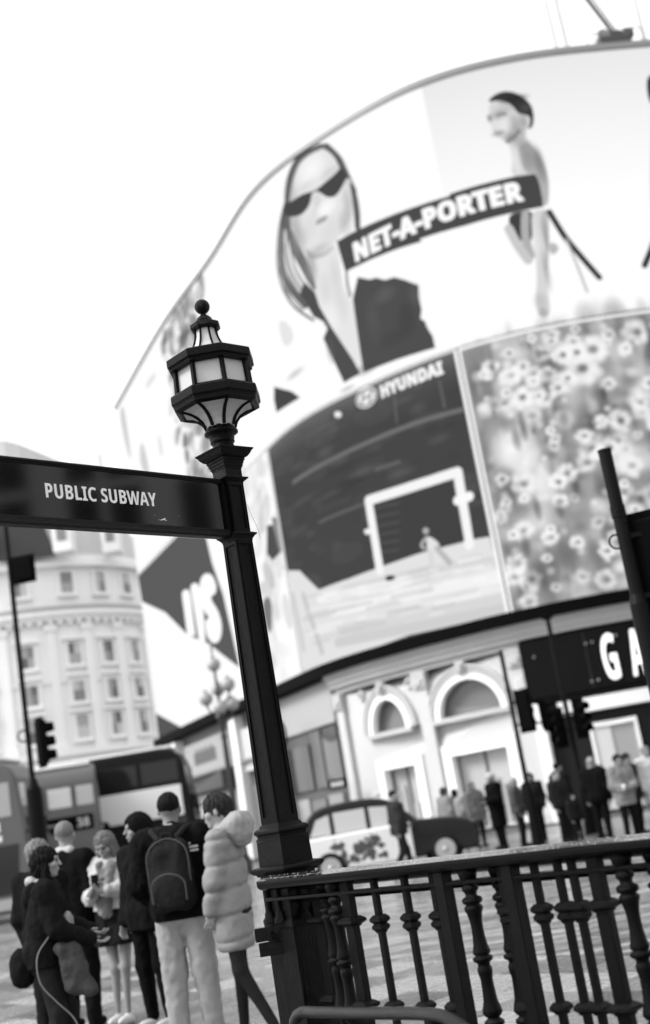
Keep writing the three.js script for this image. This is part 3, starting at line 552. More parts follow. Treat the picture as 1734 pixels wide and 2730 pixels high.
const cv = document.createElement('canvas'); cv.width = 2048; cv.height = Math.round((SH1 - SH0) * K);
{
  const c = cv.getContext('2d'), X = (s) => s * K, Y = (h) => (SH1 - h) * K, g8 = (v, a = 1) => `rgba(${v},${v},${v},${a})`;
  const rect = (v, s0, s1, h0, h1, a = 1) => { c.fillStyle = g8(v, a); c.fillRect(X(s0), Y(h1), X(s1) - X(s0), Y(h0) - Y(h1)); };
  const blob = (v, a, s, h, rs, rh, rot = 0) => { c.fillStyle = g8(v, a); c.beginPath(); c.ellipse(X(s), Y(h), rs * K, rh * K, rot, 0, 7); c.fill(); };
  const soft = (v, a, s, h, rs, rh, rot = 0) => { c.save(); c.translate(X(s), Y(h)); c.rotate(rot); c.scale(rs * K, rh * K); const gr = c.createRadialGradient(0, 0, 0, 0, 0, 1); gr.addColorStop(0, g8(v | 0, a)); gr.addColorStop(0.55, g8(v | 0, a * 0.6)); gr.addColorStop(1, g8(v | 0, 0)); c.fillStyle = gr; c.beginPath(); c.arc(0, 0, 1, 0, 7); c.fill(); c.restore(); };
  const show = (layer) => {
    for (const [l, kind, v, smooth, w, p, a = 1] of PRINT) {
      if (l !== layer) continue; if (kind === 's') { soft(v, smooth, p[0][0], p[0][1], w, p[1][0]); continue; } c.beginPath(); const q = p.map(([s, h]) => [X(s), Y(h)]), n = q.length;
      if (kind === 'f') {
        if (smooth) { c.moveTo((q[n - 1][0] + q[0][0]) / 2, (q[n - 1][1] + q[0][1]) / 2); q.forEach((a, i) => { const b = q[(i + 1) % n]; c.quadraticCurveTo(a[0], a[1], (a[0] + b[0]) / 2, (a[1] + b[1]) / 2); }); } else { c.moveTo(...q[0]); for (const a of q.slice(1)) c.lineTo(...a); }
        c.closePath(); c.fillStyle = g8(v, a); c.fill();
      } else {
        c.moveTo(...q[0]); if (smooth) for (let i = 1; i < n - 1; i++) c.quadraticCurveTo(q[i][0], q[i][1], (q[i][0] + q[i + 1][0]) / 2, (q[i][1] + q[i + 1][1]) / 2); else for (const a of q.slice(1, -1)) c.lineTo(...a);
        c.lineTo(...q[n - 1]); c.lineWidth = w * K; c.lineCap = c.lineJoin = 'round'; c.strokeStyle = g8(v, a); c.stroke();
      }
    }
  };
  const words = (t, s0, s1, base, cap, v, fat) => {
    c.save(); c.font = 'bold 100px sans-serif'; const m = c.measureText(t); c.translate(X(s0), Y(base)); c.scale(X(s1 - s0) / m.width, cap * K / 71); c.fillStyle = g8(v); c.strokeStyle = g8(v); c.lineWidth = fat; c.lineJoin = 'round'; c.fillText(t, 0, 0); c.strokeText(t, 0, 0); c.restore();
  };
  rect(252, 0, SW, SH0, SH1);
  { const gr = c.createLinearGradient(0, Y(25), 0, Y(20)); gr.addColorStop(0, g8(232)); gr.addColorStop(0.5, g8(243)); gr.addColorStop(1, g8(252)); c.fillStyle = gr; c.fillRect(X(32.85), 0, X(SW), Y(20)); }
  // leafy strip on the long side
  for (let i = 0; i < 420; i++) { const s = 10.8 + rnd() * 6.6 + (rnd() - 0.5), h = 15.6 + rnd() * 9.3, e = 1 - Math.abs(s - 14) / 4.5; if (rnd() < e) blob(70 + rnd() * 110, 0.3 + 0.3 * rnd(), s, h, 0.12 + rnd() * 0.45, 0.1 + rnd() * 0.55, rnd() * 3); }
  for (let i = 0; i < 90; i++) blob(250, 0.55, 10.8 + rnd() * 7.2, 15.6 + rnd() * 9.3, 0.15 + rnd() * 0.5, 0.15 + rnd() * 0.4, rnd() * 3);
  show('strip'); show('fashion');
  words('NET-A-PORTER', 28.95, 35.4, 19.98, 0.66, 252, 9);
  // lettered panel on the long side
  rect(252, 0, 21.4, SH0, 15.4); show('us');
  for (let i = 0; i < 90; i++) blob(90 + rnd() * 130, 0.25 * rnd(), 16 + rnd() * 5, SH0 + rnd() * 8.8, 0.2 + rnd() * 0.5, 0.3 + rnd() * 0.9, rnd() * 3);
  show('strip2');
  // football panel
  rect(60, 21.66, 32.12, SH0, 15.5);
  { const gr = c.createLinearGradient(0, Y(15.5), 0, Y(14)); gr.addColorStop(0, g8(120, 0.8)); gr.addColorStop(1, g8(70, 0)); c.fillStyle = gr; c.fillRect(X(21.66), Y(15.5), X(32.12) - X(21.66), Y(14) - Y(15.5)); }
  for (let i = 0; i < 60; i++) blob(50 + rnd() * 60, 0.18, 21.9 + rnd() * 10, 9.5 + rnd() * 5.5, 0.3 + rnd() * 0.9, 0.1 + rnd() * 0.3, rnd() * 0.4);
  show('football');
  c.save(); c.beginPath(); c.ellipse(X(28.39), Y(15.06), 0.5 * K, 0.36 * K, 0, 0, 7); c.fillStyle = g8(250); c.fill(); c.strokeStyle = g8(120); c.lineWidth = 0.07 * K; c.beginPath(); c.ellipse(X(28.39), Y(15.06), 0.42 * K, 0.27 * K, 0, 0, 7); c.stroke();
  c.strokeStyle = g8(150); c.lineWidth = 0.09 * K; c.lineCap = 'round'; c.beginPath(); for (const [a, b, d, e] of [[28.13, 14.9, 28.3, 15.24], [28.48, 14.88, 28.65, 15.22], [28.22, 15.04, 28.56, 15.1]]) { c.moveTo(X(a), Y(b)); c.lineTo(X(d), Y(e)); } c.stroke(); c.restore();
  words('HYUNDAI', 29.02, 31.62, 14.82, 0.42, 250, 8);
  // flower field panel
  rect(160, 32.34, SW, SH0, 15.4);
  for (let i = 0; i < 1300; i++) { const s = 32.4 + rnd() * 13.6, h = SH0 + rnd() * 8.9; soft(rnd() < 0.5 ? 70 + rnd() * 60 : 175 + rnd() * 50, 0.5, s, h, 0.12 + rnd() * 0.5, 0.15 + rnd() * 0.9); }
  for (let i = 0; i < 560; i++) { const s = 32.5 + rnd() * 13.4, h = SH0 + 0.2 + rnd() * 8.7, r = 0.1 + rnd() * rnd() * 0.46, a = 0.3 + rnd() * 0.6; soft(240, a, s, h, r * 1.25, r * 1.2); if (r > 0.16 && rnd() < 0.75) { for (let k = 0; k < 9; k++) { const t = k * 0.7 + rnd() * 0.5, q = r * (0.55 + rnd() * 0.35); soft(252, a, s + q * Math.cos(t), h + q * Math.sin(t) * 0.9, r * (0.3 + rnd() * 0.25), r * (0.3 + rnd() * 0.2)); } soft(90 + rnd() * 70, 0.95, s + r * 0.1, h, r * 0.42, r * 0.36); } }
  soft(255, 0.9, 33.4, 11.6, 0.9, 0.9); soft(255, 0.8, 34, 10.4, 0.5, 1.2); for (let i = 0; i < 60; i++) soft(40, 0.45, 33 + rnd() * 12, SH0 + rnd() * 8.5, 0.06 + rnd() * 0.15, 0.1 + rnd() * 0.4);
  // bright seams between the four adverts
  rect(250, 0, 32.2, 15.42, 15.56); rect(252, 32.1, 32.36, SH0, 15.5); rect(236, 21.4, 21.66, SH0, 15.5); rect(250, 32.2, SW, 15.36, 15.44);
}
const screenMap = new THREE.CanvasTexture(cv); screenMap.colorSpace = THREE.SRGBColorSpace; screenMap.magFilter = THREE.LinearFilter;
const screenMat = new THREE.MeshPhysicalMaterial({ color: grey(0.01), specularIntensity: 0, roughness: 0.9, emissive: grey(1), emissiveMap: screenMap, emissiveIntensity: 0.39 });
function screenPanel(name, s0, s1, h0, h1, parent, label) {
  const n = Math.ceil((s1 - s0) / 0.35), g = new THREE.PlaneGeometry(s1 - s0, h1 - h0, n, 1).translate((s0 + s1) / 2, (h0 + h1) / 2, 0.02), p = g.attributes.position, uv = g.attributes.uv;
  for (let i = 0; i < p.count; i++) uv.setXY(i, p.getX(i) / SW, (p.getY(i) - SH0) / (SH1 - SH0));
  const o = part(name, bend(g), screenMat, parent); o.userData.label = label; return o;
}
{
  const b = thing('screen_building', 'building with huge curved advertising screens above stone arches', 'building');
  part('core_wall', strip(0, 46, 0, 24.9, -7, -0.9, 1), M.oldStone, b);
  part('screen_casing', strip(0, 46, SH0, SH1, -0.9, 0, 0.35), M.black, b);
  screenPanel('screen', 0.02, 45.98, 15.5, SH1 - 0.02, b, 'bright fashion advert with a woman in sunglasses');
  screenPanel('screen', 0.02, 21.5, SH0 + 0.02, 15.47, b, 'white panel with large letters on a dark shape');
  screenPanel('screen', 21.55, 32.22, SH0 + 0.02, 15.47, b, 'dark football goal advert');
  screenPanel('screen', 32.27, 45.98, SH0 + 0.02, 15.47, b, 'grey flower field advert');
  part('top_trim', strip(0, 46, SH1, SH1 + 0.22, -0.4, 0.12, 0.35), mat(0.22, 0.5), b);
  part('under_band', strip(0, 46, 6.12, SH0, -0.9, 0.35, 0.35), M.black, b);
  // cornice under the band, arcade bay
  const st = mat(0.54, 0.9, { bumpMap: rep(blotch, 1), bumpScale: 0.01 });
  part('cornice', [strip(23.5, 46, 5.95, 6.12, -0.9, 0.1, 0.35), strip(23.5, 46, 5.78, 5.95, -0.9, -0.02, 0.35), strip(23.5, 46, 5.62, 5.78, -0.9, -0.12, 0.35)], st, b);
  part('frieze', strip(23.5, 32.2, 5.42, 5.62, -0.9, -0.3, 0.35), st, b);
  part('wall', bendShape([[23.5, 0], [32.2, 0], [32.2, 5.42], [23.5, 5.42]], [arch(25.42, 27.5, 3.72, 4.98), arch(28.6, 31.4, 3.72, 5.02), [[25.5, 0.12], [27.72, 0.12], [27.72, 2.8], [25.5, 2.8]], [[28.62, 0.12], [31.45, 0.12], [31.45, 2.84], [28.62, 2.84]]], -0.9, 0.55), st, b);
  for (const s of [23.55, 28.02, 31.75]) { const pil = part('pilaster', [strip(s, s + 0.5, 0.3, 5.3, -0.35, -0.2), strip(s - 0.06, s + 0.56, 0, 0.3, -0.35, -0.14), strip(s - 0.05, s + 0.55, 5.25, 5.42, -0.35, -0.12)], st, b); part('capital', [strip(s - 0.03, s + 0.53, 4.85, 5.24, -0.2, -0.12), strip(s + 0.1, s + 0.4, 4.95, 5.15, -0.12, -0.05)], st, pil); }
  const paintedGlow = mat(0.86, 0.6);  // no emission: the glow of arches and door frames is painted as whiter colour
  const ring = (s0, s1, h0, t, w) => { const a = arch(s0, s1, h0, t), i = arch(s0 + w, s1 - w, h0, t - w).reverse(); return bendShape([...a, ...i], [], -0.5, 0.24); };
  for (const [s0, s1, t] of [[25.42, 27.5, 4.98], [28.6, 31.4, 5.02]]) {
    part('arch_ring', ring(s0, s1, 3.72, t, 0.2), paintedGlow, b); part('lunette_glass', bendShape(arch(s0 + 0.2, s1 - 0.2, 3.72, t - 0.2), [], -0.72, 0.03), mat(0.16, 0.15), b);
    part('sill', strip(s0 - 0.1, s1 + 0.1, 3.56, 3.72, -0.4, -0.16), st, b);
    const m = (s0 + s1) / 2; part('keystone', [strip(m - 0.16, m + 0.16, t - 0.02, t + 0.4, -0.36, -0.16), strip(m - 0.1, m + 0.1, t + 0.08, t + 0.3, -0.16, -0.06)], st, b);
    for (const q of [0.14, 0.28]) part('arch_moulding', bendShape([...arch(s0 - q, s1 + q, 3.72, t + q), ...arch(s0 - q + 0.09, s1 + q - 0.09, 3.72, t + q - 0.09).reverse()], [], -0.36, 0.1 + q * 0.2), st, b);
    for (const q of [s0 - 0.28, s1 + 0.14]) part('carved_panel', bend(flat(new THREE.TorusGeometry(0.13, 0.05, 8, 16).scale(1, 1.2, 1).translate(q + 0.05, 5.12, -0.34))), st, b);
  }
  for (const [s0, s1, h] of [[25.5, 27.72, 2.8], [28.62, 31.45, 2.84]]) {
    const w = 0.34; part('painted_glow_door_frame', bendShape([[s0, 0.12], [s1, 0.12], [s1, h], [s0, h]], [[[s0 + w, 0.13], [s1 - w, 0.13], [s1 - w, h - w], [s0 + w, h - w]]], -0.55, 0.3), paintedGlow, b);
    const gl = part('shop_glass', strip(s0 + w, s1 - w, 0.12, h - w, -0.7, -0.67), mat(0.42, 0.1), b); part('mullion', strip((s0 + s1) / 2 - 0.05, (s0 + s1) / 2 + 0.05, 0.12, h - w, -0.67, -0.63), mat(0.1, 0.5), gl);
    for (let i = 0; i < 5; i++) part('display', strip(s0 + w + 0.1 + i * (s1 - s0 - 0.9) / 5, s0 + w + 0.3 + i * (s1 - s0 - 0.9) / 5, 0.2, 0.8 + rnd() * 1.1, -0.66, -0.6), mat(0.05 + rnd() * 0.4, 0.8), gl);
  }
  // dark shop front to the right of the arches
  const dk = mat(0.005, 0.2, { specularIntensity: 0.12 }), stud = ball(0.035, 0, 0, 0, 10);
  part('shop_wall', strip(32.2, 46, 0, 5.62, -0.9, -0.35, 0.5), mat(0.014, 0.5, { specularIntensity: 0.15 }), b);
  const fas = part('fascia', strip(32.25, 45.9, 3.72, 5.5, -0.35, -0.06, 0.5), dk, b); fas.userData.label = 'glossy black shop fascia with white letters';
  for (const s of [33.3, 34.3, 36.7, 38.2]) part('fascia_joint', strip(s, s + 0.03, 3.74, 5.48, -0.06, -0.05), mat(0.004, 0.6), fas);
  { const row = [['G', 34.76], ['A', 35.58], ['P', 36.4]].map(([c, s]) => lettering(c, 0.44, 1.42, 0.06).translate(s, 3.88, -0.05)); part('letters', bend(join(row)), new THREE.MeshStandardMaterial({ color: grey(0.8), emissive: grey(1), emissiveIntensity: 0.3, roughness: 0.5 }), fas); }
  for (const [s, h] of [[32.7, 5.0], [33.4, 5.05], [34.35, 5.1], [34.55, 5.12], [35.3, 5.2], [34.3, 3.95], [34.5, 3.96], [36.1, 3.95]]) { const [x, z] = onCurve(s, -0.03), o = part('stud', stud, M.steel, fas); o.position.set(x, h, z); }
  for (const [a, e] of [[33.1, 36.2], [38.5, 45]]) part('light_lintel', strip(a, e, 3.08, 3.5, -0.35, -0.12), M.paleStone, b);
  part('shop_door_frame', bendShape([[33.9, 0.1], [35.4, 0.1], [35.4, 2.72], [33.9, 2.72]], [[[34, 0.11], [35.3, 0.11], [35.3, 2.58], [34, 2.58]]], -0.34, 0.12), M.paleStone, b);
  part('shop_glass', strip(34, 35.3, 0.12, 2.58, -0.33, -0.31), mat(0.3, 0.1), b); part('shop_glass', strip(36.4, 41, 0.3, 2.7, -0.34, -0.31), M.glassMid, b);
  part('door_panel', strip(34.02, 34.55, 0.13, 2.55, -0.31, -0.27), mat(0.55, 0.4), b);
  part('light_column', strip(32.28, 32.62, 0, 3.6, -0.34, -0.02), M.paleStone, b);
  // long side: shop fronts below the screens
  part('shop_wall', strip(0.4, 23.5, 0, 6.12, -0.9, -0.32, 1), mat(0.09, 0.5), b);
  part('upper_panel', strip(17.8, 23.3, 4.5, 6.0, -0.32, -0.2, 1), mat(0.36, 0.6), b);
  const win = (s0, s1, h0, h1, v) => part('shop_glass', strip(s0, s1, h0, h1, -0.32, -0.22, 1), mat(v, 0.1), b);
  win(17.9, 20.2, 2.3, 4, 0.04); win(20.5, 21.6, 2.3, 4.4, 0.06); win(21.8, 23.2, 2.3, 4.4, 0.1); win(18.2, 19.4, 0.5, 2.0, 0.3); win(19.7, 21.2, 0.3, 1.9, 0.12); win(21.5, 22.9, 0.4, 2.0, 0.22); win(5, 11, 0.4, 2.0, 0.12); win(4.6, 8, 2.1, 3.1, 0.4); win(8.6, 12.5, 0.6, 3.0, 0.32); win(13, 17, 0.4, 3.0, 0.15);
  part('column', strip(2.2, 3.6, 0, 6, -0.32, 0.15), M.paleStone, b); part('column', strip(12.8, 13.5, 0, 6, -0.32, 0.1), M.paleStone, b); part('column', strip(17.2, 17.7, 0, 6, -0.32, 0.1), mat(0.3, 0.6), b);
  part('fascia', strip(4.4, 12, 4.1, 5.6, -0.32, -0.1, 1), mat(0.3, 0.5), b); part('fascia', strip(13.6, 17.2, 3.6, 5.4, -0.32, -0.1, 1), mat(0.5, 0.5), b);
  { const sg = []; for (let i = 0; i < 9; i++) sg.push(strip(6.2 + i * 0.42, 6.45 + i * 0.42, 4.55, 5.1 + 0.15 * (i % 2), -0.1, -0.05)); part('faded_sign', sg, mat(0.14, 0.6), b); }
  part('awning', bendShape([[4.2, 3.2], [11.8, 3.2], [11.8, 3.95], [4.2, 3.35]], [], -0.1, 0.5), mat(0.06, 0.8), b);
  part('ledge', strip(4, 17.2, 4, 4.12, -0.32, 0.05, 1), mat(0.2, 0.6), b);
}
// roof crane and masts
{
  const [x, z] = onCurve(39.8, -0.25), c = thing('roof_crane', 'dark small crane on the roof edge above the screens', 'crane', [x, 25.2, z], 0.1); c.scale.setScalar(0.75);
  part('base', [rbox(1.5, 0.5, 0.9, 0, 0.33, 0, 0.05), rbox(0.7, 0.5, 0.6, 0.1, 0.7, 0, 0.08), cyl(0.12, 0.1, 0.9, 0.05, 0.55, 0)], mat(0.03, 0.5), c);
  part('boom', [bar([0.35, 0.5, 0], [-1.25, 4.2, 0], 0.16, 0.16), bar([0.45, 0.45, 0.2], [-1.0, 4.2, 0.1], 0.05, 0.05)], mat(0.12, 0.5), c);
  part('counterweight', [rbox(0.5, 0.45, 0.7, 0.75, 0.75, 0, 0.06)], mat(0.05, 0.5), c);
  part('winch', [new THREE.CylinderGeometry(0.22, 0.22, 0.5, 20).rotateX(Math.PI / 2).translate(-0.45, 0.75, 0), new THREE.TorusGeometry(0.26, 0.04, 8, 20).translate(-0.45, 0.75, 0.28)], mat(0.2, 0.4), c);
  part('guard_rail', [tube([[-1.3, 0.05, 0.3], [-1.2, 0.7, 0.3], [-0.6, 0.9, 0.3]], 0.03), tube([[0.6, 0.9, 0.3], [1.3, 0.9, 0.3], [1.5, 0.05, 0.3]], 0.03), tube([[-1.0, 0.05, 0.3], [-0.9, 0.9, 0.3]], 0.025)], mat(0.3, 0.5), c);
  const [fx, fz] = onCurve(37.75, -0.3), [gx, gz] = onCurve(38.15, -0.3), [hx, hz] = onCurve(41.0, -0.3);
  for (const [mx, mz, l] of [[fx, fz, 'left one of the two pale thin masts on the roof'], [gx, gz, 'right one of the two pale thin masts on the roof'], [hx, hz, 'thin pale mast on the roof right of the crane']]) { const m = thing('roof_mast', l, 'mast', [mx, 25.1, mz], 0, 'thin masts on the screen roof'); part('pole', cyl(0.09, 0.07, 6, 0, 3, 0), mat(0.55, 0.5), m); part('foot', cyl(0.15, 0.12, 0.15, 0, 0.075, 0), mat(0.1, 0.5), m); }
}
// round projecting sign and small hanging sign
{
  const [x, z, a] = onCurve(20.3, 0.9), s = thing('round_sign', 'round black projecting shop sign with a white disc', 'sign', [x, 4.55, z], a - 0.75);
  part('ring', new THREE.TorusGeometry(0.47, 0.12, 12, 40), M.black, s); part('disc', new THREE.CylinderGeometry(0.44, 0.44, 0.12, 36).rotateX(Math.PI / 2), mat(0.75, 0.4), s);
  part('bracket', [bar([0.55, 0, 0], [1.1, 0, -0.5], 0.06, 0.06)], M.black, s); part('emblem', new THREE.TorusGeometry(0.2, 0.045, 8, 24, 4.4).scale(1, 1.2, 1).translate(0, 0, 0.065), mat(0.25, 0.5), s);
  const [hx, hz, ha] = onCurve(24.1, 0.5), h = thing('hanging_sign', 'small dark hanging sign on the pale pilaster', 'sign', [hx, 2.3, hz], ha + 0.4);
  part('board', rbox(0.75, 0.34, 0.08, 0, 0, 0, 0.02), M.black, h); part('print', [0, 1, 2, 3].map((i) => box(0.09, 0.16, 0.012, -0.22 + i * 0.145, 0, 0.044)), mat(0.6, 0.5), h); part('hook', bar([-0.2, 0.17, 0], [-0.5, 0.3, -0.3], 0.03, 0.03), M.black, h);
}

// ------------------------------------------------------------------ other buildings
function cornerBuilding() {
  const b = thing('corner_building', 'pale stone corner building with rounded front and dark slate roof', 'building');
  // plan: straight front, then a round corner that turns away to the right
  const plan = [[-46, -93.4], [-27, -94]]; for (let i = 1; i <= 14; i++) { const a = (i / 14) * 1.4; plan.push([-27 + 11 * Math.sin(a), -94 - 11 * (1 - Math.cos(a))]); } plan.push([-15.2, -116]);
  const at = (s) => { for (let i = 0; i < plan.length - 1; i++) { const [ax, az] = plan[i], [bx, bz] = plan[i + 1], l = Math.hypot(bx - ax, bz - az); if (s <= l || i === plan.length - 2) return [ax + (bx - ax) * s / l, az + (bz - az) * s / l, Math.atan2(-(bz - az), bx - ax)]; s -= l; } };
  let L = 0; for (let i = 0; i < plan.length - 1; i++) L += Math.hypot(plan[i + 1][0] - plan[i][0], plan[i + 1][1] - plan[i][1]);
  const prismUp = (off, y0, y1) => { const sh = new THREE.Shape(); const out = plan.map(([x, z], i) => { const p = plan[Math.max(0, i - 1)], q = plan[Math.min(plan.length - 1, i + 1)], l = Math.hypot(q[0] - p[0], q[1] - p[1]); return [x - (q[1] - p[1]) / l * off, z + (q[0] - p[0]) / l * off]; }); out.forEach(([x, z], i) => (i ? sh.lineTo(x, -z) : sh.moveTo(x, -z))); sh.lineTo(-20, 125); sh.lineTo(-46, 125); return flat(new THREE.ExtrudeGeometry(sh, { depth: y1 - y0, bevelEnabled: false }).rotateX(-Math.PI / 2).translate(0, y0, 0)); };
  part('wall', prismUp(0, 0, 23.6), M.stone, b);
  for (const [y, o, h] of [[19.4, 0.75, 0.35], [19.05, 0.5, 0.35], [23.3, 0.7, 0.4], [8.6, 0.45, 0.4], [14.2, 0.18, 0.25]]) part('cornice', prismUp(o, y, y + h), M.stone, b);
  part('parapet', prismUp(0.2, 23.7, 24.3), M.stone, b);
  part('balcony_rail', prismUp(0.55, 19.75, 20.15), mat(0.35, 0.8), b);
  const dent = box(0.35, 0.3, 0.35, 0, 18.88, 0.3); for (let s = 1; s < L - 1; s += 0.75) { const [x, z, a] = at(s), d = part('dentil', dent, M.stone, b); d.position.set(x, 0, z); d.rotation.y = a; }
  const W = { frame: flat(new THREE.ExtrudeGeometry((() => { const s = new THREE.Shape([[-0.72, -1], [0.72, -1], [0.72, 1], [-0.72, 1]].map((p) => new THREE.Vector2(...p))); s.holes.push(new THREE.Path([[-0.5, -0.85], [0.5, -0.85], [0.5, 0.85], [-0.5, 0.85]].map((p) => new THREE.Vector2(...p)))); return s; })(), { depth: 0.22, bevelEnabled: false })), pane: box(0.5, 0.83, 0.04), sill: rbox(1.7, 0.16, 0.4, 0, -1.08, 0.2, 0.03, 1), hood: rbox(1.8, 0.2, 0.45, 0, 1.15, 0.2, 0.03, 1) };
  const glass = [mat(0.2, 0.1), mat(0.34, 0.12), mat(0.5, 0.15), mat(0.1, 0.08)];
  const cols = [11, 14.6, 18.1, 21.6, 25.2, 28.1, 31, 34.4, 38, 41.6];
  for (const s of cols) for (const y of [5, 10.7, 13.5, 16.4, 19.3 + 2.75]) {
    const [x, z, a] = at(s); const w = part('window', W.frame, M.paleStone, b); w.position.set(x, y, z); w.rotation.y = a; w.scale.set(1, y === 10.7 ? 1.05 : 1, 1);
    for (const px of [-0.25, 0.25]) for (const py of [-0.42, 0.42]) { const p = part('pane', W.pane, glass[Math.floor(rnd() * 4)], w); p.position.set(px, py, 0.08); }
    part('sill', W.sill, M.paleStone, w); if (y < 19) part('hood', W.hood, M.paleStone, w);
  }
  for (const s of cols.map((v) => v - 1.75)) { const [x, z, a] = at(s); const p = part('pilaster', [box(0.7, 9.4, 0.3, 0, 13.9, 0.12), box(0.95, 0.5, 0.5, 0, 18.5, 0.14), box(0.95, 0.5, 0.5, 0, 9.2, 0.14)], M.stone, b); p.position.set(x, 0, z); p.rotation.y = a; }
  // steep slate roof
  const ridge = [[-46, 33], [-27, 33.2], [-18.5, 30.8]];
  { const shp = []; const lo = plan.map(([x, z]) => V(x, 24.2, z - 0.6)), hi = plan.map(([x, z]) => V(Math.min(x, -18.5) - 1.0, 36 - Math.max(0, x + 24.5) * 0.55, z - 5.5)); for (let i = 0; i < plan.length - 1; i++) shp.push(prism([lo[i], lo[i + 1], hi[i + 1], hi[i]], V(0, -1, -0.4).normalize(), 0.3)); part('roof', shp, mat(0.42, 0.6), b); const top = []; for (let i = 0; i < plan.length - 1; i++) top.push(prism([hi[i], hi[i + 1], hi[i + 1].clone().add(V(-2, -1, -12)), hi[i].clone().add(V(0, -1, -12))], V(0, -1, 0), 0.3)); part('roof_back', top, mat(0.35, 0.6), b); part('dark_slates', [prism([V(-25.6, 24.0, -92.9), V(-21.3, 24.0, -94.0), V(-23.4, 30.4, -96.6), V(-26.6, 30.4, -96.0)], V(0, 0, -1), 0.2)], mat(0.035, 0.6, { specularIntensity: 0.3 }), b); }
  for (const [x, z, w] of [[-28.2, -93.2, 1.7], [-20.6, -94.4, 1.5], [-17.4, -97.4, 1.4]]) { const d = part('dormer', [rbox(w, 3.2, 1.6, 0, 1.6, 0, 0.1), rbox(w + 0.5, 0.4, 2, 0, 3.3, 0, 0.1), new THREE.CylinderGeometry(w * 0.55, w * 0.55, 1.8, 20, 1, false, 0, Math.PI).rotateX(Math.PI / 2).rotateZ(Math.PI / 2).translate(0, 3.5, 0)], M.stone, b); d.position.set(x, 24.1, z); part('pane', box(w * 0.5, 1.6, 0.06, 0, 1.7, 0.83), glass[0], d); }
  for (const [x, z] of [[-30, -100], [-19.6, -103]]) part('chimney', [rbox(2.4, 5, 1.4, x, 32, z, 0.1), ...[0, 1, 2].map((i) => cyl(0.2, 0.16, 0.8, x - 0.7 + i * 0.7, 34.9, z))], M.stone, b);
}
cornerBuilding();
{ // narrow far buildings closing the street between the corner building and the screens
  const mk = (label, x0, x1, z, h, v, rows, colsN) => { const b = thing('far_building', label, 'building', [(x0 + x1) / 2, 0, z]); const w = x1 - x0; part('wall', box(w, h, 10, 0, h / 2, -5), mat(v, 0.9), b); part('cornice', [box(w + 0.8, 0.6, 1, 0, h, 0.1), box(w + 0.5, 0.4, 0.8, 0, h * 0.45, 0.1)], mat(v, 0.9), b); part('roof', box(w - 1, 2, 8, 0, h + 1.2, -5.5), mat(0.3, 0.7), b);
    for (let r = 0; r < rows; r++) for (let c = 0; c < colsN; c++) { const n = part('window', box(w / colsN * 0.5, h / rows * 0.5, 0.2, -w / 2 + w * (c + 0.5) / colsN, h * (r + 0.6) / rows, 0.05), mat(0.08 + 0.15 * rnd(), 0.2), b); part('sill', box(w / colsN * 0.6, 0.15, 0.4, -w / 2 + w * (c + 0.5) / colsN, h * (r + 0.6) / rows - h / rows * 0.28, 0.15), mat(v, 0.9), n); } return b; };
  mk('tall pale building at the far end of the street', -24, -9, -132, 26, 0.5, 8, 6);
  mk('lower grey building far down the street beside the screens', -9, 4, -120, 19, 0.4, 6, 5);
}
{ // the facade that the sign mirrors stands to the right of the camera
  const b = thing('mirrored_building', 'stone building with tall windows mirrored in the black sign', 'building', [20, 0, 2], -Math.PI / 2);
  part('wall', box(44, 22, 6, 0, 11, -3), mat(0.6, 0.9), b); part('cornice', [box(45, 0.8, 1.2, 0, 22, 0.2), box(44.4, 0.5, 0.8, 0, 11, 0.2)], mat(0.45, 0.9), b);
  for (let r = 0; r < 4; r++) for (let c = 0; c < 18; c++) { const n = part('window', box(1.5, 2.7, 0.2, -20 + c * 2.35, 0.7 + (r + 1) * 3.9, 0.02), mat(0.006, 0.3, { specularIntensity: 0.2 }), b); part('glazing_bar', [box(0.2, 2.7, 0.2, -20 + c * 2.35, 0.7 + (r + 1) * 3.9, 0.15), box(1.5, 0.2, 0.2, -20 + c * 2.35, 1.1 + (r + 1) * 3.9, 0.152)], mat(0.6, 0.8), n); }
}

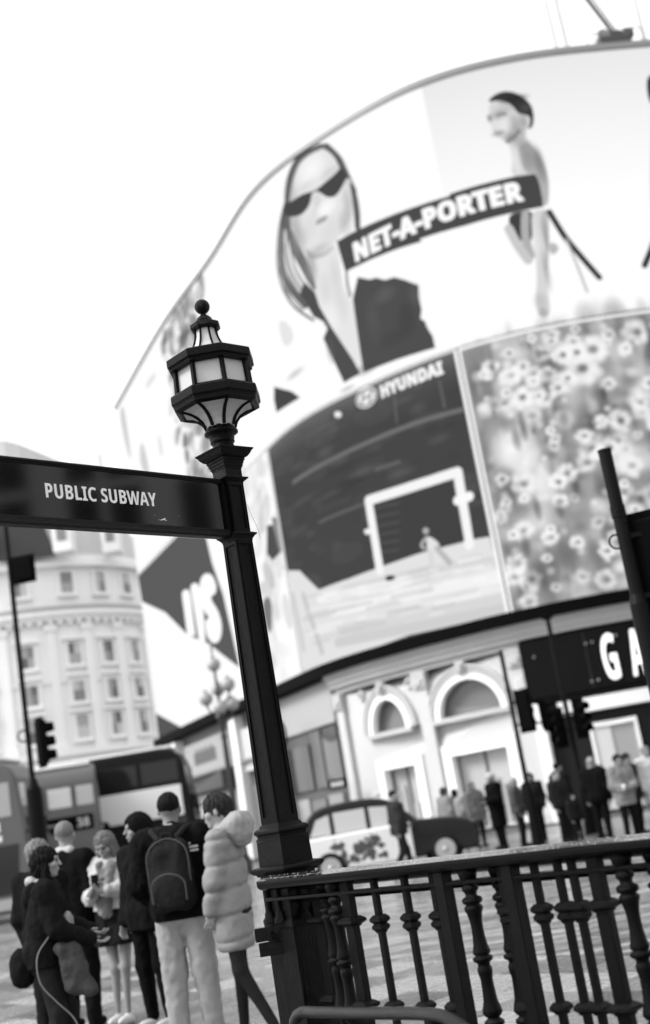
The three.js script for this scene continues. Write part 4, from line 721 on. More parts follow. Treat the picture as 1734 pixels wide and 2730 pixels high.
// ------------------------------------------------------------------ buses
function bus(label, pos, turn, { L = 10.5, paint = M.busPaint, advert, number, dim } = {}) {
  const b = thing('double_decker_bus', label, 'bus', pos, turn, 'buses in the road');
  const H = 4.4, Wd = 2.5, prof = new THREE.Shape(); prof.moveTo(-L, 0.35); prof.lineTo(0, 0.35); prof.quadraticCurveTo(0.12, 1.6, 0, 2.6); prof.lineTo(-0.15, 3.9); prof.quadraticCurveTo(-0.3, H - 0.02, -0.9, H); prof.lineTo(-L + 0.5, H); prof.quadraticCurveTo(-L, H, -L, H - 0.5); prof.lineTo(-L, 0.35);
  part('body', new THREE.ExtrudeGeometry(prof, { depth: Wd - 0.24, bevelEnabled: true, bevelSize: 0.12, bevelThickness: 0.12, bevelSegments: 4, curveSegments: 10 }).translate(0, 0, -Wd / 2 + 0.12), paint, b);
  part('roof', rbox(L - 0.9, 0.12, Wd - 0.3, -L / 2, H + 0.13, 0, 0.06), mat(0.7, 0.5), b);
  const z = Wd / 2 + 0.004;
  for (const sd of [1, -1]) {
    for (let i = 0; i < 6; i++) part('upper_window', rbox(1.42, advert ? 0.75 : 0.95, 0.03, -0.95 - i * 1.56, advert ? 3.7 : 3.35, sd * z, 0.015), dim || i % 2 ? M.glassDark : mat(0.3, 0.1), b);  // pale panes: light seen inside the upper deck is painted into the glass
    for (let i = 0; i < 5; i++) part('lower_window', rbox(1.42, 1.0, 0.03, -2.4 - i * 1.56, 1.65, sd * z, 0.015), M.glassDark, b);
    part('swept_window', prism([V(-1.75, 0.75, sd * (z + 0.012)), V(-0.25, 0.75, sd * (z + 0.012)), V(-0.12, 2.1, sd * (z + 0.012)), V(-0.95, 2.1, sd * (z + 0.012))], V(0, 0, -sd), 0.05), M.glassDark, b);
    part('skirt', box(L - 0.6, 0.3, 0.03, -L / 2, 0.5, sd * z), mat(0.3, 0.5), b);
    if (advert) part('advert_panel', rbox(L * 0.86, 1.05, 0.04, -L * 0.45, 2.66, sd * (z + 0.006), 0.015), mat(0.78, 0.5), b);
    else part('white_lettering', [box(0.9, 0.26, 0.02, -1.05, 2.62, sd * (z + 0.005)), box(0.65, 0.16, 0.02, -0.9, 2.3, sd * (z + 0.005))], mat(0.75, 0.6), b);
    for (const wx of [-2.2, -7.9]) { const w = part('wheel', new THREE.CylinderGeometry(0.5, 0.5, 0.3, 28).rotateX(Math.PI / 2).translate(wx, 0.5, sd * (Wd / 2 - 0.1)), M.rubber, b); part('rim', [new THREE.CylinderGeometry(0.3, 0.3, 0.04, 24).rotateX(Math.PI / 2).translate(wx, 0.5, sd * (Wd / 2 + 0.06)), new THREE.TorusGeometry(0.3, 0.03, 8, 24).translate(wx, 0.5, sd * (Wd / 2 + 0.07))], M.steel, w); }
  }
  for (const [q, w, v] of [[-0.78, 0.6, 0.45], [0.07, 0.8, 0.6], [0.86, 0.5, 0.5]]) part('upper_windscreen', rbox(0.06, 0.95, w, 0.03, 3.3, q, 0.02), mat(v, 0.12), b); for (const q of [-0.4, 0.55]) part('windscreen_post', box(0.1, 1.0, 0.08, 0.04, 3.3, q), paint, b);  // pale front panes also carry the bright interior as colour
  const fr = part('destination_display', rbox(0.08, 0.5, 1.95, 0.14, 2.55, 0, 0.02), M.black, b);
  if (number) { part('route_number', lettering(number, 0.42, 0.3, 0.012).rotateY(Math.PI / 2).translate(0.18, 2.4, -0.42), mat(0.5, 0.6), fr); const bl = []; for (let i = 0; i < 8; i++) bl.push(box(0.01, 0.08 + 0.1 * rnd(), 0.07, 0.186, 2.53, 0.75 - i * 0.105)); part('destination_text', bl, mat(0.3, 0.6), fr); }
  part('windscreen', rbox(0.06, 1.2, 2.25, 0.12, 1.6, 0, 0.02), M.glassDark, b); part('bumper', rbox(0.2, 0.4, 2.4, 0.08, 0.55, 0, 0.06), mat(0.05, 0.5), b);
  for (const q of [-0.95, 0.95]) { part('headlight', ball(0.13, 0.12, 0.85, q).scale(1, 1, 1), mat(0.7, 0.2), b); part('mirror', [rbox(0.12, 0.35, 0.2, 0.35, 2.2, q * 1.45, 0.04), bar([0.1, 2.4, q * 1.25], [0.35, 2.4, q * 1.45], 0.04, 0.04)], M.black, b); }
  return b;
}
bus('double decker bus side-on at the left edge with a swept window', [-9.95, -0.1, -37], 0, { L: 10.5 });
bus('double decker bus facing the camera with a route number display', [-10.55, -0.1, -43.2], -Math.PI / 2 + 0.25, { number: '38', L: 9.5 });
const adBus = bus('dark double decker bus with a white advert panel between its decks', [-6.95, -0.1, -49], 0.04, { advert: true, dim: true, paint: mat(0.01, 0.4, { specularIntensity: 0.2 }) }); adBus.scale.y = 1.08;

// ------------------------------------------------------------------ taxi
{
  const t = thing('taxi', 'black and white taxi with a patterned door behind the railing', 'taxi', [0.1, -0.1, -29.6], 0.03);
  const side = (pts, depth, bev = 0.06) => { const s = new THREE.Shape(); s.moveTo(...pts[0]); for (const p of pts.slice(1)) p.length === 2 ? s.lineTo(...p) : s.quadraticCurveTo(...p); return new THREE.ExtrudeGeometry(s, { depth: depth - 2 * bev, bevelEnabled: true, bevelSize: bev, bevelThickness: bev, bevelSegments: 3, curveSegments: 8 }).translate(0, 0, -depth / 2 + bev); };
  const white = mat(0.74, 0.25, { clearcoat: 0.8, clearcoatRoughness: 0.06 }), blk = mat(0.01, 0.15, { clearcoat: 0.2, clearcoatRoughness: 0.04, specularIntensity: 0.3 });
  part('body', side([[-1.85, 0.3], [0.55, 0.3], [0.55, 0.98], [-1.9, 0.95], [-2.0, 0.6, -1.85, 0.3]], 1.66), white, t);
  part('bonnet', side([[0.62, 0.3], [1.95, 0.3], [2.08, 0.5, 2.0, 0.72], [1.85, 0.92, 1.4, 0.96], [0.62, 1.02]], 1.64), blk, t);
  part('cabin', side([[-1.85, 1.0], [0.78, 1.0], [0.3, 1.42], [0.1, 1.6, -0.35, 1.62], [-0.9, 1.64, -1.3, 1.58], [-1.72, 1.5, -1.85, 1.0]], 1.44, 0.08), mat(0.02, 0.3, { specularIntensity: 0.3 }), t);
  const gl = mat(0.55, 0.06);  // pale glass colour stands in for bright reflections in the windows
  for (const sd of [1, -1]) {
    const zz = sd * 0.735;
    for (const q of [[[-1.68, 1.04], [-1.2, 1.04], [-1.2, 1.48], [-1.5, 1.4]], [[-1.1, 1.04], [-0.38, 1.04], [-0.38, 1.5], [-1.1, 1.5]], [[-0.28, 1.04], [0.42, 1.04], [0.12, 1.46], [-0.28, 1.5]]]) part('side_window', prism(q.map(([x, y]) => V(x, y, zz)), V(0, 0, -sd), 0.03), gl, t);
    part('door_line', [box(0.012, 0.6, 0.01, -0.33, 0.65, sd * 0.83), box(0.012, 0.6, 0.01, -1.15, 0.65, sd * 0.83)], mat(0.1, 0.5), t);
    const pat = []; for (let i = 0; i < 46; i++) { const r = 0.04 + rnd() * 0.08, cx = -1.25 + rnd() * 1.2, cy = 0.38 + rnd() * 0.45; const s = new THREE.Shape(); for (let k = 0; k < 6; k++) { const a = k * 1.05 + rnd(), q = r * (0.5 + rnd() * 0.8); k ? s.lineTo(Math.cos(a) * q, Math.sin(a) * q) : s.moveTo(q, 0); } pat.push(new THREE.ExtrudeGeometry(s, { depth: 0.003, bevelEnabled: false }).translate(cx, cy, 0.831 + i * 0.0001)); } if (sd > 0) part('door_pattern', pat, mat(0.06, 0.5), t);
    for (const wx of [-1.32, 1.28]) { part('wheel_arch', new THREE.CylinderGeometry(0.4, 0.4, 0.02, 28, 1, false, -Math.PI / 2, Math.PI).rotateX(Math.PI / 2).translate(wx, 0.34, sd * 0.832), M.black, t); const w = part('wheel', new THREE.TorusGeometry(0.27, 0.07, 12, 28).scale(1, 1, 1.3).translate(wx, 0.33, sd * 0.79), M.rubber, t); part('rim', new THREE.CylinderGeometry(0.25, 0.25, 0.05, 24).rotateX(Math.PI / 2).translate(wx, 0.33, sd * 0.835), M.steel, w); part('hub', ball(0.07, wx, 0.33, sd * 0.86), M.steel, w); }
    part('headlight', ball(0.12, 1.9, 0.68, sd * 0.6), mat(0.75, 0.1), t); part('wing_mirror', rbox(0.12, 0.14, 0.2, 0.45, 1.08, sd * 0.9, 0.04), blk, t); part('door_handle', rbox(0.14, 0.03, 0.03, -0.45, 0.86, sd * 0.84, 0.01), M.steel, t);
  }
  part('windscreen', prism([V(0.74, 1.03, 0.62), V(0.74, 1.03, -0.62), V(0.3, 1.5, -0.55), V(0.3, 1.5, 0.55)], V(-1, -0.5, 0).normalize(), 0.03), M.glassDark, t);
  part('roof_sign', rbox(0.14, 0.1, 0.42, 0.0, 1.75, 0, 0.03), mat(0.6, 0.4), t); part('bumper', rbox(0.14, 0.16, 1.6, 2.02, 0.38, 0, 0.05), mat(0.03, 0.4), t);
}

// ------------------------------------------------------------------ traffic signals and street lamps
function signalHead(parent, x, y, z, turn, h = 0.95, w = 0.3, name = 'signal_head') {
  const s = part(name, [rbox(w, h, 0.16, 0, 0, 0, 0.03), rbox(w + 0.14, h + 0.14, 0.012, 0, 0, -0.02, 0.005)], M.black, parent); s.position.set(x, y, z); s.rotation.y = turn;
  for (let i = 0; i < 3; i++) { const y0 = h * (0.31 - 0.31 * i); part('visor', new THREE.CylinderGeometry(h * 0.13, h * 0.14, 0.2, 20, 1, true, -Math.PI * 0.75, Math.PI * 1.5).rotateX(Math.PI / 2).rotateZ(Math.PI).translate(0, y0, 0.17), M.black, s); part('lens', new THREE.SphereGeometry(h * 0.12, 16, 8, 0, 6.3, 0, 1).rotateX(Math.PI / 2).translate(0, y0, 0.02), mat([0.05, 0.08, 0.06][i], 0.15), s); }
  return s;
}
const poleCoat = mat(0.005, 0.45, { specularIntensity: 0.15 });
{
  const a = thing('traffic_light', 'tall traffic light pole at the left edge behind the sign', 'traffic light', [-7.17, -0.1, -27], 0, 'traffic lights');
  part('pole', [cyl(0.06, 0.055, 9.3, 0, 4.65, 0, 16)], poleCoat, a); part('pole_base', [cyl(0.2, 0.17, 1.9, 0, 2.1, 0, 16), cyl(0.24, 0.2, 1.2, 0, 0.6, 0, 16), cyl(0.17, 0.07, 0.25, 0, 3.15, 0, 16)], poleCoat, a);
  signalHead(a, 0.3, 4.0, 0.05, 2.2, 0.95, 0.32); signalHead(a, 0.33, 7.85, 0.05, 3.0, 0.5, 0.4, 'camera_box');
  part('bracket', [new THREE.TorusGeometry(0.12, 0.02, 8, 20).translate(-0.1, 4.2, 0)], poleCoat, a);
  const r = thing('traffic_light', 'near black traffic light pole at the right edge', 'traffic light', [2.45, 0, -10.3], 0, 'traffic lights');
  part('pole', [cyl(0.057, 0.057, 1.55, 0, 3.3, 0, 24), cyl(0.06, 0.06, 0.02, 0, 4.065, 0, 24)], poleCoat, r); part('sleeve', [cyl(0.078, 0.078, 2.7, 0, 1.37, 0, 24), cyl(0.078, 0.058, 0.08, 0, 2.76, 0, 24), cyl(0.11, 0.09, 0.25, 0, 0.125, 0, 24)], poleCoat, r);
  signalHead(r, 0.26, 3.02, -0.02, 2.75, 0.82, 0.3); part('bracket', [bar([0, 3.3, 0], [0.26, 3.3, 0], 0.04, 0.04), bar([0, 2.78, 0], [0.26, 2.78, 0], 0.04, 0.04), new THREE.TorusGeometry(0.06, 0.009, 8, 20).translate(-0.07, 3.27, 0), ball(0.012, 0.03, 3.42, 0.05)], poleCoat, r);
  part('clamp', [cyl(0.064, 0.064, 0.1, 0, 3.52, 0, 24), ball(0.012, -0.02, 3.52, 0.062)], poleCoat, r);
  const c = thing('traffic_light', 'slim traffic light pole standing in front of the large arch', 'traffic light', [3.62, -0.1, -30], 0, 'traffic lights');
  part('pole', cyl(0.06, 0.05, 4.6, 0, 2.3, 0, 16), poleCoat, c); part('pole_base', cyl(0.16, 0.1, 1.3, 0, 0.65, 0, 16), poleCoat, c); signalHead(c, 0.3, 3.1, 0.03, 2.6, 0.9, 0.28); signalHead(c, 0.72, 2.95, 0.0, 1.2, 0.7, 0.28); part('bracket', bar([0, 3.35, 0], [0.72, 3.2, 0], 0.05, 0.05), poleCoat, c); part('bracket', bar([0, 2.8, 0], [0.72, 2.75, 0], 0.05, 0.05), poleCoat, c); part('plate', rbox(0.2, 0.3, 0.06, 0.28, 3.75, 0.02, 0.02), M.letter, c);
  const d = thing('traffic_light', 'traffic light pole in front of the black shop fascia', 'traffic light', [5.05, -0.1, -31], 0, 'traffic lights');
  part('pole', [cyl(0.075, 0.055, 5.3, 0, 2.65, 0, 16), cyl(0.09, 0.16, 0.06, 0, 5.3, 0, 16)], poleCoat, d); part('pole_base', cyl(0.17, 0.1, 1.2, 0, 0.6, 0, 16), poleCoat, d); signalHead(d, 0.3, 2.75, 0.03, 0.6, 0.85, 0.28); signalHead(d, -0.3, 2.6, 0.03, -0.7, 0.85, 0.28); part('bracket', bar([-0.3, 2.9, 0], [0.3, 2.9, 0], 0.05, 0.05), poleCoat, d); part('bracket', bar([-0.3, 2.5, 0], [0.3, 2.5, 0], 0.05, 0.05), poleCoat, d);
}
{
  const l = thing('globe_lamp', 'ornate street lamp with a cluster of round white globes', 'street lamp', [-4.6, -0.1, -42]);
  part('column', lathe([[0.35, 0], [0.35, 0.4], [0.26, 0.6], [0.2, 1.4], [0.14, 1.6], [0.11, 2], [0.085, 4.4], [0.12, 4.5], [0.08, 4.6], [0.09, 4.9], [0.16, 5.15], [0.2, 5.25], [0.05, 5.3], [0.04, 6.9], [0.06, 7.0], [0.02, 7.2], [0.03, 7.5], [0.005, 7.9]], 20), mat(0.018, 0.4), l);
  const gl = mat(0.3, 0.35);
  for (const [x, y, z] of [[-0.42, 5.85, 0], [0.4, 6.2, 0.1], [0.05, 5.45, 0.42], [-0.02, 6.15, -0.42], [0.42, 5.55, -0.1], [0, 6.95, 0]]) { const g = part('globe', ball(0.23, x, y, z, 24), gl, l); part('cap', cyl(0.09, 0.03, 0.1, x, y + 0.24, z, 12), mat(0.018, 0.4), g); part('cup', cyl(0.04, 0.1, 0.08, x, y - 0.22, z, 12), mat(0.018, 0.4), g); if (x || z) part('arm', tube([[0, y - 0.55, 0], [x * 0.7, y - 0.5, z * 0.7], [x, y - 0.25, z]], 0.03, 12, 6), mat(0.018, 0.4), l); }
}

// ------------------------------------------------------------------ subway lamp post, sign, railing
{
  const p = thing('lamp_post', 'black cast iron lamp post with an octagonal lantern', 'lamp post', O, -0.02);
  const I = M.iron, Q = Math.PI / 8, oct = (r) => r / 0.924;
  part('finial', [ball(0.0365, 0, 3.897, 0, 32), lathe([[0.012, 3.86], [0.016, 3.852], [0.026, 3.845], [0.036, 3.835], [0.042, 3.822]], 24)], I, p);
  part('top_cap', facet([[0.001, 3.816], [oct(0.05), 3.814], [oct(0.068), 3.802], [oct(0.068), 3.784], [oct(0.06), 3.774], [0.001, 3.774]], 8, Q), I, p);
  const roofProfile = [[0.05, 3.775], [0.054, 3.738], [0.064, 3.703], [0.082, 3.668], [0.1, 3.648]];
  part('upper_ring', facet([[oct(0.095), 3.65], [oct(0.186), 3.631], [oct(0.196), 3.624], [oct(0.196), 3.59], [oct(0.187), 3.584], [oct(0.185), 3.57], [oct(0.162), 3.566], [oct(0.15), 3.58]], 8, Q), I, p);
  part('lower_ring', facet([[oct(0.15), 3.452], [oct(0.168), 3.462], [oct(0.178), 3.454], [oct(0.196), 3.447], [oct(0.2), 3.439], [oct(0.2), 3.405], [oct(0.192), 3.395], [oct(0.19), 3.375], [oct(0.17), 3.365], [oct(0.15), 3.373]], 8, Q), I, p);
  const flare = [[0.168, 3.372], [0.13, 3.36], [0.101, 3.34], [0.08, 3.315], [0.068, 3.284]];
  for (let k = 0; k < 8; k++) {
    const a = k * Math.PI / 4 + Q, sn = Math.sin(a), cs = Math.cos(a), P = ([r, y], e = 0) => V(sn * (oct(r) + e), y, cs * (oct(r) + e));
    part('roof_rib', tube(roofProfile.map((q) => P(q, -0.002)), 0.0052, 14, 6), I, p);
    part('corner_bar', bar(P([0.164, 3.573]).toArray(), P([0.168, 3.452]).toArray(), 0.017, 0.017), I, p);
    part('flare_rib', tube(flare.map((q) => P(q, -0.003)), 0.0085, 14, 6), I, p);
    const m = a + Math.PI / 8, ap = (r, y) => [V(Math.sin(a) * oct(r), y, Math.cos(a) * oct(r)), V(Math.sin(a + Math.PI / 4) * oct(r), y, Math.cos(a + Math.PI / 4) * oct(r))], inw = V(-Math.sin(m), 0, -Math.cos(m));
    const [b0, b1] = ap(0.158, 3.455), [t0, t1] = ap(0.154, 3.572); part('lantern_pane', prism([b0, b1, t1, t0], inw, 0.004), M.opal, p);
    const roofP = [], flP = []; for (let i = 0; i < 4; i++) { const [c0, c1] = ap(roofProfile[i + 1][0] - 0.005, roofProfile[i + 1][1]), [d0, d1] = ap(roofProfile[i][0] - 0.005, roofProfile[i][1]); roofP.push(prism([c0, c1, d1, d0], inw, 0.003)); const [e0, e1] = ap(flare[i + 1][0] - 0.006, flare[i + 1][1]), [f0, f1] = ap(flare[i][0] - 0.006, flare[i][1]); flP.push(prism([e0, e1, f1, f0], inw, 0.003)); }
    part('roof_pane', roofP, M.opal, p); part('flare_pane', flP, mat(0.5, 0.7, { transmission: 0.2 }), p);
  }
  part('neck', lathe([[0.05, 3.29], [0.064, 3.2883], [0.062, 3.2746], [0.074, 3.2695], [0.079, 3.2626], [0.079, 3.2549], [0.07, 3.2489], [0.059, 3.2421], [0.058, 3.2275], [0.054, 3.2215], [0.057, 3.2172], [0.057, 3.2112], [0.047, 3.207], [0.051, 3.2018], [0.046, 3.1958], [0.05, 3.1873], [0.062, 3.1804], [0.066, 3.1744], [0.066, 3.165]], 40), I, p);
  part('nut', [ball(0.012, 0.045, 3.172, 0.05), ball(0.012, -0.06, 3.17, 0.03)], I, p);
  part('capital', facet([[0.001, 3.166], [0.138, 3.166], [0.138, 3.161], [0.128, 3.154], [0.118, 3.14], [0.104, 3.128], [0.09, 3.123], [0.09, 3.114], [0.083, 3.109], [0.083, 3.1], [0.077, 3.095], [0.077, 3.086], [0.072, 3.082], [0.067, 3.07], [0.067, 3.03]], 4), I, p);
  part('collar', facet([[0.067, 3.034], [0.094, 3.03], [0.094, 3.025], [0.082, 3.018], [0.068, 3.01], [0.066, 3]], 4), I, p);
  part('collar', facet([[0.064, 2.775], [0.094, 2.765], [0.094, 2.759], [0.083, 2.753], [0.072, 2.742], [0.068, 2.73]], 4), I, p);
  // square shaft with sunk panels: core + stiles and rails on each face
  const square = (name, y0, y1, r0, r1, sunk, stile, rail) => {
    part(name, facet([[0.001, y0], [r0 - sunk, y0], [r1 - sunk, y1], [0.001, y1]], 4), I, p);
    for (let f = 0; f < 4; f++) {
      const a = f * Math.PI / 2, c = (r, y, t) => V(Math.sin(a) * r, y, Math.cos(a) * r).lerp(V(Math.sin(a + Math.PI / 2) * r, y, Math.cos(a + Math.PI / 2) * r), t), n = V(-Math.sin(a + Math.PI / 4), 0, -Math.cos(a + Math.PI / 4)), rr = (y) => r0 + (r1 - r0) * (y - y0) / (y1 - y0), q = (t0, t1, ya, yb) => prism([c(rr(ya), ya, t0), c(rr(ya), ya, t1), c(rr(yb), yb, t1), c(rr(yb), yb, t0)], n, sunk);
      part('panel_frame', [q(0, stile, y0, y1), q(1 - stile, 1, y0, y1), q(stile, 1 - stile, y0, y0 + rail), q(stile, 1 - stile, y1 - rail, y1)], I, p);
    }
  };
  square('sign_block', 2.768, 3.012, 0.066, 0.066, 0.008, 0.18, 0.02);
  square('shaft', 1.478, 2.745, 0.081, 0.068, 0.009, 0.16, 0.03);
  part('base_moulding', facet([[0.08, 1.482], [0.09, 1.475], [0.094, 1.467], [0.11, 1.462], [0.119, 1.454], [0.12, 1.444], [0.108, 1.436], [0.106, 1.426], [0.115, 1.42], [0.115, 1.414], [0.001, 1.412]], 4), I, p);
  part('plinth', facet([[0.001, 1.413], [0.113, 1.413], [0.116, 1.308], [0.001, 1.308]], 4), I, p);
  part('plinth_slab', facet([[0.1, 1.312], [0.118, 1.31], [0.158, 1.304], [0.162, 1.298], [0.16, 1.29], [0.148, 1.28], [0.134, 1.276], [0.13, 1.268], [0.001, 1.268]], 4), I, p);
  part('pier', [facet([[0.001, 1.27], [0.118, 1.27], [0.118, 1.09], [0.132, 1.08], [0.132, 1.06], [0.125, 1.05], [0.125, 0.15], [0.15, 0.12], [0.15, 0.002], [0.001, 0.002]], 4)], I, p);
  for (const [x, z] of [[-0.05, 0.075], [0.05, 0.075], [-0.1, 0.03], [0.1, 0.03]]) part('half_column', lathe([[0.012, 1.26], [0.011, 1.13], [0.02, 1.12], [0.02, 1.105], [0.03, 1.095], [0.03, 1.08]], 14).translate(x, 0, z), I, p);
  part('hinge_bracket', [rbox(0.11, 0.055, 0.03, -0.115, 1.04, 0.05, 0.004), rbox(0.1, 0.055, 0.03, -0.11, 0.98, 0.05, 0.004), ball(0.008, -0.1, 1.045, 0.068), ball(0.008, -0.1, 1.02, 0.068)], I, p);
  part('wire', tube([[0.07, 2.9, 0.0], [0.078, 2.86, 0], [0.1, 2.78, 0], [0.106, 2.73, 0]], 0.0007, 30, 5), mat(0.02, 0.5), p);
}
{
  const TURN = Math.atan2(0.751, 0.66);   // local -x runs out along the sign, local z faces the camera side
  const s = thing('subway_sign', 'black public subway sign board held by the lamp post', 'sign', [O[0] - 0.66 * 0.03, 2.89, O[2] + 0.751 * 0.03], TURN);
  part('panel', rbox(2.3, 0.235, 0.02, -1.17, 0.008, 0, 0.002), M.signGlass, s);
  part('top_rail', [rbox(2.36, 0.012, 0.045, -1.17, 0.128, 0, 0.004), rbox(2.36, 0.01, 0.03, -1.17, 0.119, 0.002, 0.003)], M.ironWet, s);
  part('bottom_rail', [rbox(2.36, 0.014, 0.04, -1.17, -0.111, 0, 0.004), rbox(2.36, 0.026, 0.056, -1.17, -0.129, 0, 0.01, 3)], M.ironWet, s);
  for (const q of [-0.02, -2.34]) part('end_stile', rbox(0.018, 0.26, 0.04, q, 0, 0, 0.004), M.iron, s);
  for (const sd of [1, -1]) { const g = lettering('PUBLIC SUBWAY', 0.565, 0.0615, 0.0016); part('letters', sd > 0 ? g.translate(-0.992, -0.021, 0.0102) : g.rotateY(Math.PI).translate(-0.43, -0.021, -0.0102), M.letter, s); }
  const chip = []; for (const [x, y, w, h] of [[-0.402, -0.077, 0.026, 0.005], [-0.394, -0.073, 0.015, 0.006], [-0.413, -0.08, 0.02, 0.003], [-0.388, -0.08, 0.012, 0.004], [-0.425, -0.0795, 0.007, 0.002], [-0.447, -0.06, 0.003, 0.0026], [-0.31, -0.056, 0.002, 0.002]]) { const sh = new THREE.Shape(); for (let k = 0; k < 8; k++) { const a = k * 0.785, r = 0.6 + rnd() * 0.4; k ? sh.lineTo(Math.cos(a) * r * w / 2, Math.sin(a) * r * h / 2) : sh.moveTo(r * w / 2, 0); } chip.push(new THREE.ExtrudeGeometry(sh, { depth: 0.0006, bevelEnabled: false }).translate(x, y, 0.0101 + chip.length * 0.00005)); }
  const ch = part('chipped_paint', chip, mat(0.75, 0.8), s); ch.userData.label = 'small white chip in the black panel';
}
{
  const r = thing('railing', 'black iron stair railing with turned balusters and round handrail', 'railing', O, RAIL);
  const I = M.iron, Z = 0.13, END = 4.3;
  const hand = new THREE.Shape(); { const half = [[0.02, -0.02], [0.034, -0.016], [0.05, -0.01], [0.0575, 0.0], [0.059, 0.012], [0.0585, 0.0205], [0.0565, 0.0235], [0.036, 0.028], [0.0335, 0.0262], [0.031, 0.0288], [0.02, 0.0318], [0.007, 0.0352]]; const pts = [...half, ...half.map(([x, y]) => [-x, y]).reverse()]; hand.moveTo(...pts[0]); for (const q of pts.slice(1)) hand.lineTo(...q); }
  const railGeo = (x0, x1, y, z, k = 1) => new THREE.ExtrudeGeometry(hand, { depth: x1 - x0 - 0.016, bevelEnabled: false, curveSegments: 6 }).scale(k, k, 1).rotateY(Math.PI / 2).translate(x0 + 0.008, y, z);
  part('handrail', railGeo(0.015, END, 1.236, Z), mat(0.003, 0.12, { specularIntensity: 0.2 }), r);
  { const half = [[0.0572, 0.0236], [0.036, 0.0288], [0.0335, 0.027], [0.031, 0.0296], [0.02, 0.0326], [0.007, 0.036]], cap2 = new THREE.Shape(); [...half, ...half.map(([x, y]) => [-x, y]).reverse(), [-0.03, 0.02], [0.03, 0.02]].forEach(([x, y], i) => (i ? cap2.lineTo(x, y) : cap2.moveTo(x, y))); part('wet_cap', new THREE.ExtrudeGeometry(cap2, { depth: END - 0.03, bevelEnabled: false }).rotateY(Math.PI / 2).translate(0.024, 1.236, Z), mat(0.01, 0.16, { specularIntensity: 1, clearcoat: 1, clearcoatRoughness: 0.1 }), r); }
  { const n = 3200, d = new THREE.InstancedMesh(new THREE.SphereGeometry(1, 8, 5, 0, 6.3, 0, 1.57), mat(0.35, 0.05, { specularIntensity: 1 }), n), m4 = new THREE.Matrix4(), q4 = new THREE.Quaternion(); for (let i = 0; i < n; i++) { const x = 0.03 + rnd() * 2.6, z = (rnd() - 0.5) * 0.1, r = 0.0009 + rnd() * rnd() * 0.0026; m4.compose(V(x, 1.236 + 0.0358 - Math.abs(z) * 0.23, Z + z), q4, V(r * 1.3, r * 0.7, r * 1.1)); d.setMatrixAt(i, m4); } d.name = 'pale_glint_drops'; d.userData.kind = 'stuff'; r.add(d); }  // rain drops coloured pale, so the wet glint is put into their colour
  part('rail', rbox(END, 0.013, 0.05, END / 2 + 0.02, 1.179, Z, 0.003), I, r);
  part('bottom_rail', rbox(END, 0.05, 0.06, END / 2 + 0.02, 0.16, Z, 0.008), I, r); part('kerb_rail', rbox(END + 0.2, 0.13, 0.16, END / 2, 0.066, Z - 0.02, 0.015), mat(0.14, 0.6), r);
  const collar = (w, y) => facet([[0.001, y + 0.02], [w * 0.72, y + 0.018], [w * 1.15, y + 0.006], [w * 1.15, y - 0.004], [w * 0.75, y - 0.014], [w * 0.7, y - 0.02], [0.001, y - 0.022]], 4, Math.PI / 4);
  const thin = join([rbox(0.024, 1.05, 0.024, 0, 0.71, 0, 0.003, 1), collar(0.034, 1.07), collar(0.03, 1.042), collar(0.034, 0.76), collar(0.034, 0.2)]);
  const wide = join([rbox(0.05, 1.06, 0.034, 0, 0.712, 0, 0.004, 1), collar(0.05, 1.07), collar(0.05, 0.76)]);
  const wideClean = rbox(0.05, 1.06, 0.05, 0, 0.712, 0, 0.004, 1);
  const turned = lathe([[0.0005, 1.246], [0.014, 1.243], [0.026, 1.232], [0.033, 1.215], [0.034, 1.205], [0.03, 1.188], [0.02, 1.177], [0.015, 1.17], [0.028, 1.162], [0.03, 1.15], [0.022, 1.142], [0.02, 1.13], [0.034, 1.122], [0.037, 1.114], [0.034, 1.106], [0.024, 1.1], [0.032, 1.093], [0.033, 1.085], [0.027, 1.07], [0.022, 1.045], [0.021, 1.02], [0.022, 0.99], [0.026, 0.96], [0.031, 0.945], [0.03, 0.936], [0.024, 0.93], [0.034, 0.925], [0.036, 0.919], [0.033, 0.912], [0.022, 0.905], [0.021, 0.896], [0.026, 0.888], [0.026, 0.875], [0.021, 0.85], [0.022, 0.82], [0.025, 0.78], [0.033, 0.755], [0.035, 0.742], [0.028, 0.732], [0.02, 0.725], [0.034, 0.715], [0.036, 0.705], [0.024, 0.695], [0.02, 0.6], [0.026, 0.4], [0.02, 0.3], [0.034, 0.28], [0.03, 0.2], [0.03, 0.185]], 22);
  const put = (name, g, x, z = Z) => { part(name, g, I, r).position.set(x, 0, z); };
  for (const [x, q] of [[0.33, -0.05], [0.443, 0], [1.182, 0], [1.29, -0.04], [1.853, 0], [1.945, -0.04], [2.56, 0], [2.66, -0.04], [3.3, 0]]) put('turned_baluster', turned, x, Z + q);
  for (const x of [0.685, 0.855, 1.005, 1.341, 1.492, 1.593, 1.652, 2.2, 2.35, 2.95, 3.1]) put('baluster', thin, x);
  for (const x of [0.522, 1.747, 2.76, 3.5]) put('flat_post', wide, x);
  for (const x of [1.059, 1.387, 2.05]) put('flat_post', wideClean, x, Z + 0.004);
  // second run just behind the first
  const B = Z - 0.11;
  part('inner_handrail', railGeo(0.12, END, 1.213, B, 0.8), I, r); part('inner_rail', rbox(END, 0.013, 0.04, END / 2 + 0.1, 1.155, B, 0.003), I, r);
  for (const x of [0.2, 2.12, 4]) put('flat_post', wide, x, B);
}
